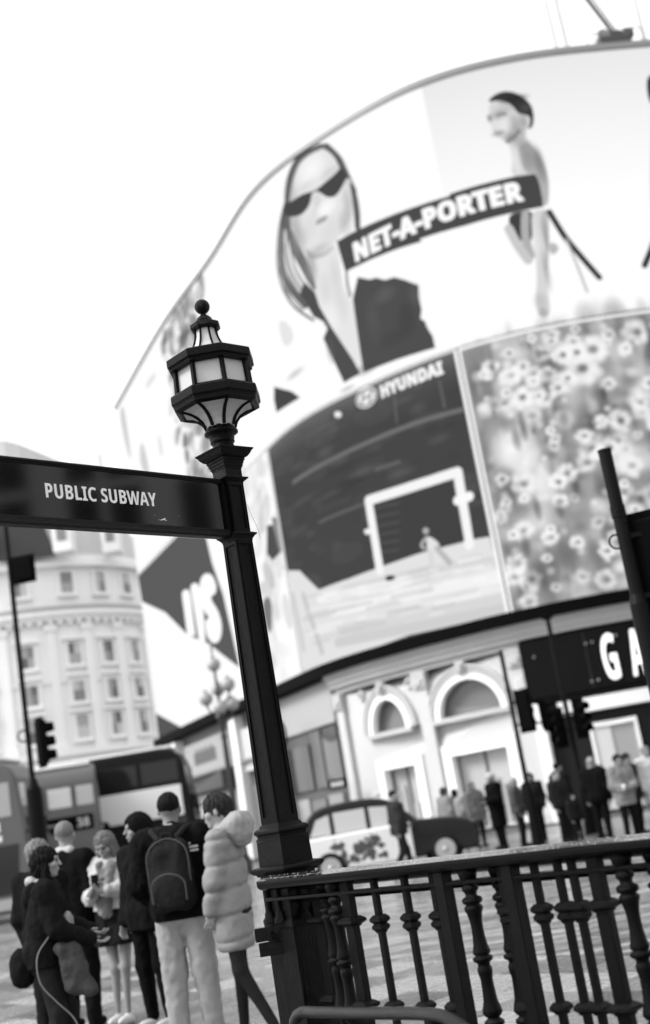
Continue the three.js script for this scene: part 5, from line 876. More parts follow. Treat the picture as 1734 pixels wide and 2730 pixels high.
{
  const h = thing('stair_handrail', 'short bent stair handrail in front of the railing', 'handrail', O, RAIL), z = 0.32;
  part('tube', tube([V(0.3, 0.55, z), V(0.305, 0.7, z), V(0.325, 0.755, z), V(0.37, 0.776, z), V(0.45, 0.777, z), V(0.7, 0.777, z), V(1.08, 0.777, z), V(1.14, 0.77, z), V(1.2, 0.748, z), V(1.45, 0.6, z), V(2.6, -0.1, z), V(3.6, -0.72, z)], 0.022, 120, 14), mat(0.004, 0.18, { specularIntensity: 0.7, bumpMap: rep(fineNoise, 20), bumpScale: 0.0008 }), h);
  part('bracket', [bar([0.62, 0.76, z], [0.62, 0.7, z - 0.12], 0.014, 0.014), bar([1.05, 0.76, z], [1.05, 0.7, z - 0.12], 0.014, 0.014), bar([0.3, 0.56, z], [0.3, 0.2, z - 0.06], 0.03, 0.02)], M.iron, h);
}

// ------------------------------------------------------------------ people: smooth distance fields meshed as surface nets
const cap = (a, b, ra, rb = ra, k) => ({ t: 0, a, b, ra, rb, k });
const ell = (c, r, k) => ({ t: 1, c, r, k });
const cut = (p) => ({ ...p, neg: true });
function dist(p, x, y, z) {
  if (p.t === 0) {
    const bx = p.b[0] - p.a[0], by = p.b[1] - p.a[1], bz = p.b[2] - p.a[2], px = x - p.a[0], py = y - p.a[1], pz = z - p.a[2];
    const h = Math.max(0, Math.min(1, (px * bx + py * by + pz * bz) / (bx * bx + by * by + bz * bz + 1e-9)));
    return Math.hypot(px - bx * h, py - by * h, pz - bz * h) - (p.ra + (p.rb - p.ra) * h);
  }
  const dx = x - p.c[0], dy = y - p.c[1], dz = z - p.c[2], [rx, ry, rz] = p.r, k0 = Math.hypot(dx / rx, dy / ry, dz / rz), k1 = Math.hypot(dx / rx / rx, dy / ry / ry, dz / rz / rz);
  return k1 < 1e-6 ? -Math.min(rx, ry, rz) : k0 * (k0 - 1) / k1;
}
function net(prims, cell, { k = 0.03, bump, clip, pad = 0.02 } = {}) {
  const lo = [9, 9, 9], hi = [-9, -9, -9];
  const bounds = prims.map((p) => { const R = p.t ? 0 : Math.max(p.ra, p.rb), q = p.t ? [p.c.map((v, i) => v - p.r[i]), p.c.map((v, i) => v + p.r[i])] : [p.a.map((v, i) => Math.min(v, p.b[i]) - R), p.a.map((v, i) => Math.max(v, p.b[i]) + R)]; if (!p.neg) for (let i = 0; i < 3; i++) { lo[i] = Math.min(lo[i], q[0][i]); hi[i] = Math.max(hi[i], q[1][i]); } return q; });
  for (let i = 0; i < 3; i++) { lo[i] -= pad + 2 * cell; hi[i] += pad + 2 * cell; }
  const n = lo.map((v, i) => Math.ceil((hi[i] - v) / cell) + 1), [nx, ny, nz] = n, F = new Float32Array(nx * ny * nz).fill(1), id = (i, j, l) => i + nx * (j + ny * l);
  prims.forEach((p, q) => {
    const kk = p.k ?? k, m = kk + 3 * cell + pad, a = bounds[q][0].map((v, i) => Math.max(0, Math.floor((v - m - lo[i]) / cell))), b = bounds[q][1].map((v, i) => Math.min(n[i] - 1, Math.ceil((v + m - lo[i]) / cell)));
    for (let l = a[2]; l <= b[2]; l++) for (let j = a[1]; j <= b[1]; j++) for (let i = a[0]; i <= b[0]; i++) {
      const d = dist(p, lo[0] + i * cell, lo[1] + j * cell, lo[2] + l * cell), w = id(i, j, l), f = F[w];
      if (p.neg) { const e = -d, h = Math.max(0, kk - Math.abs(f - e)); F[w] = Math.max(f, e) + h * h / (4 * kk); } else { const h = Math.max(0, kk - Math.abs(f - d)); F[w] = Math.min(f, d) - h * h / (4 * kk); }
    }
  });
  if (bump || clip) for (let l = 0; l < nz; l++) for (let j = 0; j < ny; j++) for (let i = 0; i < nx; i++) { const w = id(i, j, l); if (F[w] > 0.9) continue; const x = lo[0] + i * cell, y = lo[1] + j * cell, z = lo[2] + l * cell; if (bump && Math.abs(F[w]) < 0.08) F[w] -= bump(x, y, z); if (clip) F[w] = Math.max(F[w], clip(x, y, z)); }
  const vid = new Int32Array(nx * ny * nz).fill(-1), pos = [], idx = [];
  for (let l = 0; l < nz - 1; l++) for (let j = 0; j < ny - 1; j++) for (let i = 0; i < nx - 1; i++) {
    let c = 0, sx = 0, sy = 0, sz = 0; const v = [];
    for (let q = 0; q < 8; q++) v.push(F[id(i + (q & 1), j + ((q >> 1) & 1), l + (q >> 2))]);
    let neg = 0; for (const e of v) if (e < 0) neg++; if (!neg || neg === 8) continue;
    for (const [a, b] of EDGES) if ((v[a] < 0) !== (v[b] < 0)) { const t = v[a] / (v[a] - v[b]); sx += (a & 1) + t * ((b & 1) - (a & 1)); sy += ((a >> 1) & 1) + t * (((b >> 1) & 1) - ((a >> 1) & 1)); sz += (a >> 2) + t * ((b >> 2) - (a >> 2)); c++; }
    vid[id(i, j, l)] = pos.length / 3; pos.push(lo[0] + (i + sx / c) * cell, lo[1] + (j + sy / c) * cell, lo[2] + (l + sz / c) * cell);
  }
  const quad = (a, b, c, d, flip) => { if (a < 0 || b < 0 || c < 0 || d < 0) return; flip ? idx.push(a, c, b, a, d, c) : idx.push(a, b, c, a, c, d); };
  for (let l = 1; l < nz - 1; l++) for (let j = 1; j < ny - 1; j++) for (let i = 1; i < nx - 1; i++) {
    const f = F[id(i, j, l)] < 0;
    if (f !== F[id(i + 1, j, l)] < 0) quad(vid[id(i, j - 1, l - 1)], vid[id(i, j, l - 1)], vid[id(i, j, l)], vid[id(i, j - 1, l)], !f);
    if (f !== F[id(i, j + 1, l)] < 0) quad(vid[id(i - 1, j, l - 1)], vid[id(i - 1, j, l)], vid[id(i, j, l)], vid[id(i, j, l - 1)], !f);
    if (f !== F[id(i, j, l + 1)] < 0) quad(vid[id(i - 1, j - 1, l)], vid[id(i, j - 1, l)], vid[id(i, j, l)], vid[id(i - 1, j, l)], !f);
  }
  const g = new THREE.BufferGeometry(); g.setAttribute('position', new THREE.Float32BufferAttribute(pos, 3)); g.setIndex(idx); g.computeVertexNormals(); return g;
}
const EDGES = [[0, 1], [2, 3], [4, 5], [6, 7], [0, 2], [1, 3], [4, 6], [5, 7], [0, 4], [1, 5], [2, 6], [3, 7]];
const mx = (p) => [-p[0], p[1], p[2]];
const both = (p) => [p, p.t ? { ...p, c: mx(p.c) } : { ...p, a: mx(p.a), b: mx(p.b) }];
const HEAD = [ell([0, 0.025, -0.012], [0.076, 0.092, 0.096]), ell([0, -0.042, 0.02], [0.058, 0.07, 0.07]), ell([0, -0.098, 0.06], [0.024, 0.018, 0.02], 0.03), cap([0, 0.018, 0.086], [0, -0.022, 0.108], 0.008, 0.013, 0.014), ...both(cap([0.012, 0.036, 0.083], [0.045, 0.034, 0.07], 0.01, 0.009, 0.02)), ...both(ell([0.079, -0.004, -0.008], [0.011, 0.03, 0.018], 0.01)), ell([0, -0.052, 0.088], [0.023, 0.007, 0.011], 0.008), ell([0, -0.065, 0.086], [0.02, 0.008, 0.011], 0.008), ...both(ell([0.05, -0.02, 0.058], [0.024, 0.022, 0.022], 0.03)), ...both(cut(ell([0.032, 0.012, 0.1], [0.018, 0.012, 0.016], 0.012))), cap([0, -0.07, -0.02], [0, -0.18, -0.03], 0.05, 0.055, 0.03)];
const headGeo = { near: net(HEAD, 0.0055, { k: 0.025 }), far: net(HEAD, 0.011, { k: 0.025 }) };
function handPrims(side) {                                                    // hangs from the wrist along -y, palm to +z, thumb on the inner side
  const P = [ell([0, -0.045, 0], [0.038, 0.05, 0.014], 0.015), cap([0, 0.02, 0], [0, -0.02, 0], 0.024, 0.026, 0.02)];
  [[-0.028, 0.062, 0.008], [-0.009, 0.074, 0.0088], [0.01, 0.069, 0.0086], [0.028, 0.055, 0.0076]].forEach(([x, l, r]) => { const a = [x, -0.085, 0.002], b = [x * 1.08, -0.085 - l * 0.5, 0.012], c = [x * 1.08, -0.085 - l * 0.82, 0.034], d = [x * 1.05, -0.085 - l * 0.92, 0.05]; P.push(cap(a, b, r, r, 0.006), cap(b, c, r, r * 0.92, 0.004), cap(c, d, r * 0.92, r * 0.82, 0.004)); });
  P.push(cap([-0.03, -0.025, 0.006], [-0.056, -0.055, 0.022], 0.012, 0.0105, 0.012), cap([-0.056, -0.055, 0.022], [-0.056, -0.088, 0.036], 0.0105, 0.009, 0.005));
  return side > 0 ? P : P.map((p) => (p.t ? { ...p, c: mx(p.c) } : { ...p, a: mx(p.a), b: mx(p.b) }));
}
const handGeo = { near: [1, -1].map((s) => net(handPrims(s), 0.0042, { k: 0.006 })), far: [1, -1].map((s) => net(handPrims(s), 0.007, { k: 0.006 })) };
const POSE = () => ({ pelvis: [0, 0.96, 0], chest: [0, 1.28, 0], neck: [0, 1.47, -0.01], head: [0, 1.63, 0.015], sh: [[0.175, 1.41, -0.01], [-0.175, 1.41, -0.01]], el: [[0.225, 1.13, -0.03], [-0.225, 1.13, -0.03]], wr: [[0.23, 0.89, 0.06], [-0.23, 0.89, 0.06]], hip: [[0.088, 0.93, 0], [-0.088, 0.93, 0]], kn: [[0.1, 0.51, 0.02], [-0.1, 0.51, 0.02]], an: [[0.105, 0.085, -0.02], [-0.105, 0.085, -0.02]], toe: [0, 0] });
const add = (a, x, y, z) => [a[0] + x, a[1] + y, a[2] + z];
const torso = (J, f) => [cap(J.sh[0], J.sh[1], 0.062 + f, 0.062 + f), cap(add(J.chest, 0.075, 0.03, 0), add(J.pelvis, 0.05, 0.03, 0), 0.098 + f, 0.098 + f), cap(add(J.chest, -0.075, 0.03, 0), add(J.pelvis, -0.05, 0.03, 0), 0.098 + f, 0.098 + f), cap(add(J.pelvis, 0.06, -0.01, 0), add(J.pelvis, -0.06, -0.01, 0), 0.105 + f)];
const arm = (J, i, f) => [cap(J.sh[i], J.el[i], 0.052 + f, 0.042 + f), cap(J.el[i], J.wr[i], 0.041 + f, 0.03 + f * 0.8)];
const leg = (J, i, f, g = f) => [cap(J.hip[i], J.kn[i], 0.08 + f, 0.054 + g), cap(J.kn[i], J.an[i], 0.053 + g, 0.034 + g)];
const fold = (a, f, sd) => (x, y, z) => { const w = fbm(x * f + sd, y * f * 0.7, z * f, 3); return a * w + a * 0.7 * (0.35 - Math.abs(fbm(x * f * 1.3 + sd * 2, y * f * 1.5 + x * 3, z * f * 1.3, 2))); };
const hairMat = {};
function person(label, [x, y, z], H, turn, cfg) {
  const g = thing('person', label, 'person', [x, y, z], turn, cfg.group), k = H / 1.75; g.scale.setScalar(k);
  const near = cfg.near, lvl = near ? 'near' : 'far', cell = near ? 0.014 : 0.022, J = POSE(); if (cfg.pose) cfg.pose(J);
  const skin = mat((cfg.skin ?? 0.42) * 0.6, 0.6, { specularIntensity: 0.4 }), R = new THREE.Matrix4().makeRotationFromEuler(new THREE.Euler(cfg.nod ?? 0, cfg.look ?? 0, cfg.tilt ?? 0, 'YXZ')), headM = new THREE.Matrix4().makeTranslation(...J.head).multiply(R);
  const body = [net([...torso(J, -0.012), ...arm(J, 0, 0), ...arm(J, 1, 0), ...leg(J, 0, -0.008), ...leg(J, 1, -0.008), cap(J.neck, J.head, 0.058, 0.05), cap(add(J.neck, 0, -0.04, 0), J.neck, 0.075, 0.06)], cell, { k: 0.04 }), headGeo[lvl].clone().applyMatrix4(headM)];
  for (const i of [0, 1]) { const d = V(...J.wr[i]).sub(V(...J.el[i])).normalize(), q = new THREE.Quaternion().setFromUnitVectors(V(0, -1, 0), d); const tw = new THREE.Quaternion().setFromAxisAngle(V(0, 1, 0), (i ? -1 : 1) * (cfg.twist ?? -1.2)); body.push(handGeo[lvl][i].clone().applyQuaternion(q.multiply(tw)).translate(...J.wr[i])); }
  body.forEach((b) => b.deleteAttribute('uv')); part('body', body, skin, g);
  if (near || cfg.eyes) for (const s of [1, -1]) part('eye', ball(0.0125, s * 0.032, 0.01, 0.079, 12).applyMatrix4(headM), mat(0.03, 0.15), g);
  for (const [name, v, geos, rough] of cfg.wear(J, near, headM)) for (const geo of [geos].flat()) part(name, geo, v.isMaterial ? v : mat(v < 0.05 ? v * 0.55 : v * 0.85, rough ?? 0.9, { specularIntensity: v < 0.1 ? 0.12 : 0.3 }), g);
  return g;
}
const jacket = (J, near, f = 0.024, hem = 0.86, sd = 1, a = 0.012) => net([...torso(J, f), cap(add(J.pelvis, 0.06, 0, 0), [J.pelvis[0] + 0.06, hem, J.pelvis[2]], 0.105 + f), cap(add(J.pelvis, -0.06, 0, 0), [J.pelvis[0] - 0.06, hem, J.pelvis[2]], 0.105 + f), ...arm(J, 0, f), ...arm(J, 1, f), cap(add(J.neck, 0, -0.02, 0), add(J.neck, 0, 0.025, 0), 0.07, 0.062)], near ? 0.013 : 0.02, { k: 0.04, bump: fold(a, 9, sd), clip: (x, y) => hem - y });
const trousers = (J, near, f = 0.014, g = 0.018, sd = 3, a = 0.01) => net([cap(add(J.pelvis, 0.055, 0.02, 0), add(J.pelvis, -0.055, 0.02, 0), 0.112), cap(add(J.pelvis, 0.055, -0.06, -0.02), add(J.pelvis, -0.055, -0.06, -0.02), 0.11), ...leg(J, 0, f, g), ...leg(J, 1, f, g)], near ? 0.013 : 0.02, { k: 0.03, bump: fold(a, 11, sd), clip: (x, y) => 0.06 - y });
const shoes = (J, near) => [0, 1].map((i) => net([ell(add(J.an[i], 0, -0.04, 0.07), [0.045, 0.04, 0.13]), cap(add(J.an[i], 0, -0.01, -0.02), add(J.an[i], 0, -0.05, -0.01), 0.042, 0.046), cap(add(J.an[i], 0, -0.06, -0.03), add(J.an[i], 0, -0.062, 0.14), 0.026, 0.024)], near ? 0.009 : 0.016, { k: 0.03, clip: (x, y) => 0.0 - y }));
const HAIR = {
  short: [ell([0, 0.042, -0.022], [0.083, 0.088, 0.098]), cut(ell([0, -0.035, 0.085], [0.085, 0.085, 0.085], 0.01)), cut(ell([0, -0.135, 0.03], [0.12, 0.075, 0.12], 0.02))],
  mop: [ell([0, 0.038, -0.015], [0.092, 0.096, 0.108]), cap([0, 0.0, -0.07], [0, -0.06, -0.075], 0.055, 0.045), cut(ell([0, -0.035, 0.1], [0.07, 0.08, 0.08], 0.01))],
  bob: [ell([0, 0.036, -0.018], [0.09, 0.094, 0.108]), ...both(cap([0.062, 0.02, -0.02], [0.07, -0.14, 0.0], 0.04, 0.035)), cap([0, 0, -0.07], [0, -0.15, -0.075], 0.065, 0.055), cut(ell([0, -0.03, 0.105], [0.05, 0.085, 0.08], 0.012))],
  long: [ell([0, 0.036, -0.018], [0.088, 0.092, 0.106]), ...both(cap([0.06, 0.03, 0.0], [0.085, -0.34, 0.05], 0.036, 0.03)), cap([0, 0, -0.06], [0, -0.32, -0.08], 0.07, 0.07), cut(ell([0, -0.03, 0.105], [0.048, 0.085, 0.08], 0.012))],
  hood: [ell([0, 0.03, -0.02], [0.105, 0.118, 0.125]), cap([0, -0.06, -0.05], [0, -0.15, -0.04], 0.1, 0.12), cut(ell([0, -0.02, 0.115], [0.065, 0.09, 0.08], 0.02))],
  beanie: [ell([0, 0.05, -0.015], [0.088, 0.088, 0.104]), cut(ell([0, -0.09, 0.05], [0.14, 0.1, 0.16], 0.01))],
};
const hair = (style, near, M4, a = 0.01) => net(HAIR[style], near ? 0.005 : 0.012, { k: 0.03, bump: (x, y, z) => a * fbm(x * 30, y * 9, z * 30, 3) + a * 0.9 * fbm(x * 75, y * 12 + x * 20, z * 75, 2) }).applyMatrix4(M4);
const bag = (c, r, sd, near = true, a = 0.012) => net([ell(c, r), cap(add(c, 0, r[1] * 0.55, 0), add(c, 0, -r[1] * 0.5, 0), Math.min(r[0], r[2]) * 0.9)], 0.014, { k: 0.05, bump: fold(a, 12, sd) });
const strap = (pts, w = 0.006) => tube(pts, w, 30, 6).scale(1, 1, 1);

const QG = 'people standing at the left';
// girl in profile
person('dark haired person in profile in a dark jacket with a shoulder bag', [-2.42, 0, -9.2], 1.57, Math.PI / 2 + 0.15, { near: true, group: QG, skin: 0.5, twist: -0.4, nod: 0.05,
  pose(J) { J.pelvis = [0, 0.95, -0.09]; J.chest = [0, 1.28, -0.02]; J.hip = [[0.088, 0.92, -0.09], [-0.088, 0.92, -0.09]]; J.kn = [[0.1, 0.5, 0.06], [-0.1, 0.5, 0.0]]; J.an[0][2] = 0.0; J.an[1][2] = -0.1; J.el = [[0.2, 1.14, 0.1], [-0.21, 1.13, 0.06]]; J.wr = [[0.06, 1.05, 0.3], [-0.1, 1.0, 0.3]]; },
  wear: (J, n, HM) => [['hair', 0.012, hair('bob', n, HM, 0.014), 0.55], ['jacket', 0.014, jacket(J, n, 0.034, 0.84, 2, 0.016)], ['hood_lining', 0.42, net([cap([0.1, 1.47, 0.02], [0.05, 1.5, -0.12], 0.035), cap([0.05, 1.5, -0.12], [-0.05, 1.5, -0.12], 0.04), cap([-0.05, 1.5, -0.12], [-0.1, 1.46, 0.03], 0.03)], 0.012, { k: 0.03, bump: fold(0.012, 18, 5) })], ['hood', 0.012, net([cap([0.09, 1.44, -0.1], [-0.09, 1.44, -0.1], 0.06), ell([0, 1.38, -0.15], [0.11, 0.1, 0.06])], 0.013, { bump: fold(0.012, 12, 6) })], ['trousers', 0.03, trousers(J, n)], ['shoe', 0.05, shoes(J, n)], ['printed_panel', 0.3, net([ell([-0.02, 1.14, 0.135], [0.1, 0.09, 0.04])], 0.012, { bump: fold(0.02, 20, 7) })], ['shoulder_bag', 0.06, net([cap([-0.18, 0.98, 0.06], [-0.18, 0.96, 0.16], 0.035), cap([-0.18, 0.68, 0.12], [-0.18, 0.62, 0.27], 0.05), cap([-0.18, 0.96, 0.16], [-0.18, 0.64, 0.27], 0.04), cap([-0.18, 0.96, 0.08], [-0.18, 0.68, 0.13], 0.045), ell([-0.18, 0.8, 0.16], [0.055, 0.19, 0.1])], 0.012, { k: 0.03, bump: fold(0.016, 9, 8) })], ['waist_bag', 0.012, bag([-0.03, 0.86, -0.25], [0.12, 0.13, 0.09], 9)], ['bag_strap', 0.22, [strap([[-0.19, 1.08, 0.0], [-0.26, 0.95, -0.1], [-0.26, 0.75, -0.1], [-0.24, 0.6, 0.0], [-0.22, 0.45, 0.12], [-0.22, 0.32, 0.16]])], 0.6]] });
person('person with light brown hair mostly hidden behind the dark haired one', [-2.72, 0, -10.15], 1.64, Math.PI - 0.4, { near: true, group: QG, skin: 0.45,
  wear: (J, n, HM) => [['hair', 0.2, hair('mop', n, HM, 0.016), 0.6], ['jacket', 0.012, jacket(J, n, 0.03, 0.8, 12)], ['trousers', 0.02, trousers(J, n)], ['shoe', 0.02, shoes(J, n)]] });
person('grey haired person in a dark suit seen from behind', [-2.82, 0, -11.5], 1.78, Math.PI - 0.25, { near: true, group: QG, skin: 0.45, look: 0.2,
  wear: (J, n, HM) => [['hair', 0.17, hair('short', n, HM, 0.006), 0.7], ['jacket', 0.009, jacket(J, n, 0.03, 0.76, 22, 0.01)], ['collar', 0.5, net([cap([0.05, 1.5, -0.03], [-0.05, 1.5, -0.03], 0.045)], 0.012)], ['trousers', 0.01, trousers(J, n, 0.02, 0.03)], ['shoe', 0.01, shoes(J, n)]] });
person('long haired person in a white jacket and skirt looking down at a phone', [-2.42, 0, -11.4], 1.66, -0.25, { near: true, group: QG, skin: 0.42, nod: 0.5, look: -0.1, twist: 0.4,
  pose(J) { J.head = [0, 1.6, 0.06]; J.neck = [0, 1.46, 0.01]; J.el = [[0.22, 1.15, 0.03], [-0.22, 1.15, 0.03]]; J.wr = [[0.06, 1.2, 0.24], [-0.09, 1.17, 0.25]]; J.kn = [[0.06, 0.5, 0.05], [-0.06, 0.5, 0.02]]; J.an = [[0.02, 0.085, 0.02], [-0.1, 0.085, -0.02]]; },
  wear: (J, n, HM) => [['hair', 0.16, hair('long', n, HM, 0.016), 0.5], ['jacket', 0.5, jacket(J, n, 0.034, 1.02, 32, 0.02)], ['scarf', 0.2, net([cap([0.06, 1.4, 0.09], [-0.02, 1.0, 0.14], 0.05, 0.06), cap([-0.06, 1.42, 0.09], [-0.07, 1.05, 0.13], 0.04, 0.05)], 0.013, { bump: fold(0.02, 14, 4) })], ['skirt', 0.02, net([cap([0.05, 1.0, 0], [0.07, 0.74, 0.01], 0.13, 0.15), cap([-0.05, 1.0, 0], [-0.07, 0.74, 0.01], 0.13, 0.15)], 0.014, { bump: fold(0.02, 14, 14), clip: (x, y) => 0.7 - y })], ['shoe', 0.62, shoes(J, n)], ['phone', 0.01, box(0.075, 0.15, 0.01, -0.02, 1.28, 0.3, 0).rotateX(0)]] });
person('person in a dark hood hidden behind the backpack wearer', [-2.02, 0, -10.8], 1.72, -0.6, { near: true, group: QG, skin: 0.4, look: -0.5,
  wear: (J, n, HM) => [['hood', 0.012, hair('hood', n, HM, 0.008)], ['jacket', 0.011, jacket(J, n, 0.034, 0.8, 42)], ['trousers', 0.009, trousers(J, n)], ['shoe', 0.6, shoes(J, n)]] });
person('person in a black jacket and light jeans carrying a backpack', [-1.56, 0, -9.7], 1.82, Math.PI - 0.05, { near: true, group: QG, skin: 0.35, look: 0.1,
  pose(J) { J.sh = [[0.2, 1.41, -0.01], [-0.2, 1.41, -0.01]]; J.hip = [[0.1, 0.93, 0], [-0.1, 0.93, 0]]; J.el = [[0.28, 1.14, 0.0], [-0.28, 1.14, 0.0]]; J.wr = [[0.2, 0.95, 0.18], [-0.2, 0.95, 0.18]]; J.kn = [[0.11, 0.51, 0.01], [-0.11, 0.51, 0.0]]; J.an = [[0.12, 0.085, -0.02], [-0.13, 0.085, -0.02]]; },
  wear: (J, n, HM) => [['hair', 0.014, hair('short', n, HM, 0.006), 0.7], ['jacket', 0.009, jacket(J, n, 0.05, 0.86, 52, 0.018)], ['hood', 0.01, net([cap([0.08, 1.46, -0.06], [-0.08, 1.46, -0.06], 0.065), ell([0, 1.42, -0.12], [0.12, 0.09, 0.06])], 0.012, { bump: fold(0.014, 11, 15) })], ['shirt_collar', 0.6, box(0.05, 0.012, 0.01, 0, 1.525, -0.075)], ['backpack', 0.028, net([cap([0.06, 1.34, -0.2], [0.07, 1.02, -0.21], 0.085, 0.1), cap([-0.06, 1.34, -0.2], [-0.07, 1.02, -0.21], 0.085, 0.1), ell([0, 1.06, -0.3], [0.12, 0.12, 0.05])], 0.012, { k: 0.05, bump: fold(0.012, 12, 60) })], ['backpack_zip', 0.08, [tube([[0.12, 1.0, -0.34], [0.11, 1.14, -0.355], [0, 1.19, -0.36], [-0.11, 1.14, -0.355], [-0.12, 1.0, -0.34]], 0.006, 30, 6), tube([[0.15, 1.12, -0.27], [0.13, 1.36, -0.27], [0, 1.43, -0.26], [-0.13, 1.36, -0.27], [-0.15, 1.12, -0.27]], 0.006, 30, 6)]], ['backpack_handle', 0.03, tube([[0.04, 1.41, -0.22], [0.03, 1.46, -0.22], [-0.03, 1.46, -0.22], [-0.04, 1.41, -0.22]], 0.01, 16, 6)], ['backpack_strap', 0.03, [tube([[0.06, 1.42, -0.2], [0.13, 1.49, -0.1], [0.15, 1.47, 0.02], [0.15, 1.3, 0.13]], 0.022, 24, 8), tube([[-0.06, 1.42, -0.2], [-0.13, 1.49, -0.1], [-0.15, 1.47, 0.02], [-0.15, 1.3, 0.13]], 0.022, 24, 8)]], ['white_mark', 0.62, [box(0.055, 0.014, 0.012, -0.165, 1.37, -0.118), box(0.065, 0.014, 0.012, -0.17, 1.345, -0.122), box(0.06, 0.014, 0.012, -0.172, 1.32, -0.126)]], ['jeans', 0.4, trousers(J, n, 0.028, 0.036, 55, 0.013)], ['shoe', 0.05, shoes(J, n)]] });
{
  const puff = (x, y, z) => 0.02 * (1 - (1 - Math.abs(Math.sin((y + 0.012 * Math.sin(x * 7 + z * 5)) * Math.PI / 0.18))) ** 3) - 0.012 + 0.009 * fbm(x * 10, y * 10, z * 10, 3);
  person('person in a long pale quilted coat standing beside the lamp post', [-1.15, 0, -9.4], 1.74, -Math.PI / 2 - 0.2, { near: true, group: QG, skin: 0.5, nod: 0.08, look: 0.15,
    pose(J) { J.sh = [[0.16, 1.41, -0.01], [-0.16, 1.41, -0.01]]; J.el = [[0.19, 1.14, 0.04], [-0.19, 1.14, 0.04]]; J.wr = [[0.17, 0.94, 0.1], [-0.17, 0.94, 0.1]]; J.kn = [[0.09, 0.5, -0.03], [-0.09, 0.5, 0.03]]; J.an = [[0.1, 0.085, -0.24], [-0.1, 0.085, 0.06]]; },
    wear: (J, n, HM) => [['hair', 0.045, hair('mop', n, HM, 0.018), 0.6], ['quilted_coat', 0.25, net([...torso(J, 0.026), cap([0.06, 1.2, 0], [0.05, 0.72, 0], 0.118, 0.125), cap([-0.06, 1.2, 0], [-0.05, 0.72, 0], 0.118, 0.125), ...arm(J, 0, 0.03), ...arm(J, 1, 0.03)], 0.012, { k: 0.03, bump: puff, clip: (x, y) => 0.64 - y }), 0.6], ['hood', 0.32, net([cap([0.12, 1.47, -0.03], [0.08, 1.53, -0.15], 0.055), cap([0.08, 1.53, -0.15], [-0.08, 1.53, -0.15], 0.07), cap([-0.08, 1.53, -0.15], [-0.12, 1.47, -0.03], 0.055), ell([0, 1.46, -0.15], [0.14, 0.11, 0.09])], 0.012, { k: 0.05, bump: fold(0.016, 12, 70) })], ['leggings', 0.03, trousers(J, n, -0.006, 0.0, 75, 0.004)], ['shoe', 0.1, shoes(J, n)]] });
}
{ // someone coming up the stairs, only the top of the head shows
  const [hx, hz] = [0.376, -4.3];
  person('dark haired person on the stairs, only the crown showing below the railing', [hx, -1.02, hz], 1.73, 2.4, { near: true, skin: 0.4, wear: (J, n, HM) => [['hair', 0.012, hair('short', n, HM, 0.008), 0.6], ['jacket', 0.03, jacket(J, n, 0.03, 0.84, 82)], ['trousers', 0.03, trousers(J, n)], ['shoe', 0.03, shoes(J, n)]] });
}
// people across the road
const CG = 'people across the road';
const stand = (label, pos, H, turn, top, legs, hairV, style, o = {}) => person(label, pos, H, turn, { group: CG, skin: o.skin ?? 0.4, look: o.look ?? 0, nod: o.nod ?? 0, pose: o.pose, wear: (J, n, HM) => [['hair', hairV, hair(style, n, HM), 0.6], [o.coat ? 'coat' : 'jacket', top, jacket(J, n, 0.052, o.coat ?? 0.84, pos[0] * 7, 0.02)], ['trousers', legs, trousers(J, n)], ['shoe', o.shoe ?? 0.03, shoes(J, n)], ...(o.extra ? o.extra(J) : [])] });
stand('person in a grey jacket walking past the taxi', [0.42, -0.1, -27], 1.76, 1.9, 0.045, 0.03, 0.012, 'short', { look: -0.6, pose(J) { J.kn = [[0.1, 0.52, 0.14], [-0.1, 0.5, -0.02]]; J.an = [[0.1, 0.1, 0.2], [-0.1, 0.1, -0.28]]; J.wr = [[0.2, 1.02, 0.22], [-0.24, 0.92, -0.08]]; } });
stand('person in a long black coat in front of the lit doorway', [2.9, -0.1, -31], 1.82, -1.2, 0.006, 0.008, 0.5, 'mop', { coat: 0.5, pose(J) { J.wr = [[0.16, 1.1, 0.24], [-0.16, 1.1, 0.24]]; J.el = [[0.23, 1.12, 0.02], [-0.23, 1.12, 0.02]]; } });
stand('person in a grey coat beside the long black coat', [2.6, -0.1, -33.6], 1.68, 0.5, 0.14, 0.02, 0.1, 'bob', { coat: 0.7 });
stand('short person in a white top by the shop window', [2.16, -0.1, -34.2], 1.58, 2.6, 0.3, 0.02, 0.02, 'bob');
stand('person in a dark patterned jacket under the traffic light', [4.16, -0.1, -29], 1.6, 0.6, 0.03, 0.02, 0.12, 'short', { look: 0.4, skin: 0.5, nod: 0.1 });
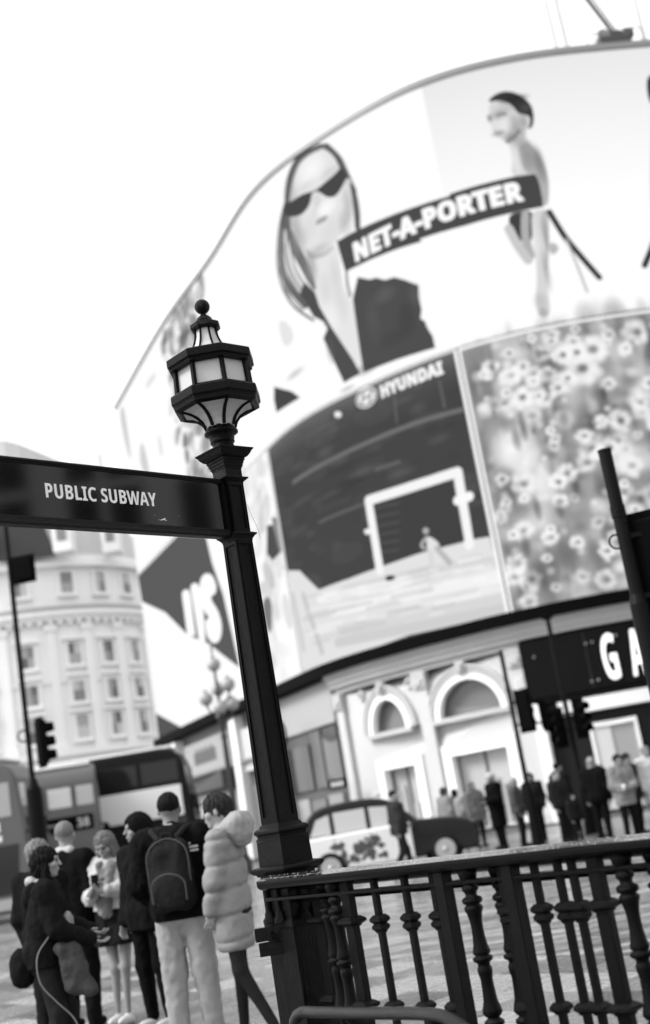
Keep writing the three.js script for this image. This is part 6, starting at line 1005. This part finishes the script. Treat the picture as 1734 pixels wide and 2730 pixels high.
stand('small child in dark clothes in front of the group', [4.22, -0.1, -27.6], 1.08, 0.5, 0.02, 0.012, 0.012, 'bob', { skin: 0.5 });
stand('grey haired person in black with back turned at the right', [4.68, -0.1, -27], 1.76, 2.6, 0.007, 0.007, 0.3, 'short');
stand('person in a pale coat holding something at the right', [5.04, -0.1, -26], 1.72, 0.3, 0.2, 0.01, 0.015, 'mop', { coat: 0.72, skin: 0.35, pose(J) { J.wr = [[0.1, 1.08, 0.26], [-0.08, 1.06, 0.26]]; J.el = [[0.24, 1.13, 0.04], [-0.24, 1.13, 0.04]]; }, extra: (J) => [['white_sleeve', 0.62, [tube([J.sh[0], J.el[0], J.wr[0]], 0.078, 16, 10), tube([J.sh[1], J.el[1], J.wr[1]], 0.078, 16, 10)]]] });
stand('tall person in a dark hooded jacket behind the small child', [4.42, -0.1, -30.2], 1.78, 2.2, 0.014, 0.01, 0.02, 'short');
stand('person in a black jacket beside the grey haired one', [4.95, -0.1, -28.6], 1.7, -0.8, 0.01, 0.01, 0.015, 'bob', { coat: 0.7 });
stand('person in a dark coat right of the pale coat', [5.5, -0.1, -27.4], 1.72, 0.9, 0.02, 0.01, 0.03, 'mop', { coat: 0.75 });
stand('person with a light cap left of the arcade pole', [3.35, -0.1, -30.4], 1.62, 1.2, 0.08, 0.02, 0.4, 'beanie');
stand('person in dark clothes in front of the dark shop wall', [3.9, -0.1, -31.5], 1.66, -0.4, 0.02, 0.01, 0.02, 'bob');
stand('person with a black backpack at the back of the right crowd', [5.25, -0.1, -30.5], 1.8, 2.9, 0.012, 0.01, 0.05, 'short', { extra: () => [['backpack', 0.02, net([cap([0, 1.34, -0.2], [0, 1.05, -0.2], 0.12)], 0.02)]] });
stand('person in a pale jacket between the taxi and the doorway', [1.75, -0.1, -31.8], 1.66, 2.2, 0.22, 0.03, 0.05, 'mop');
stand('person in white at the far right edge', [5.98, -0.1, -27.6], 1.8, 0.2, 0.55, 0.3, 0.2, 'mop', { coat: 0.6 });

renderer.render(scene, camera);
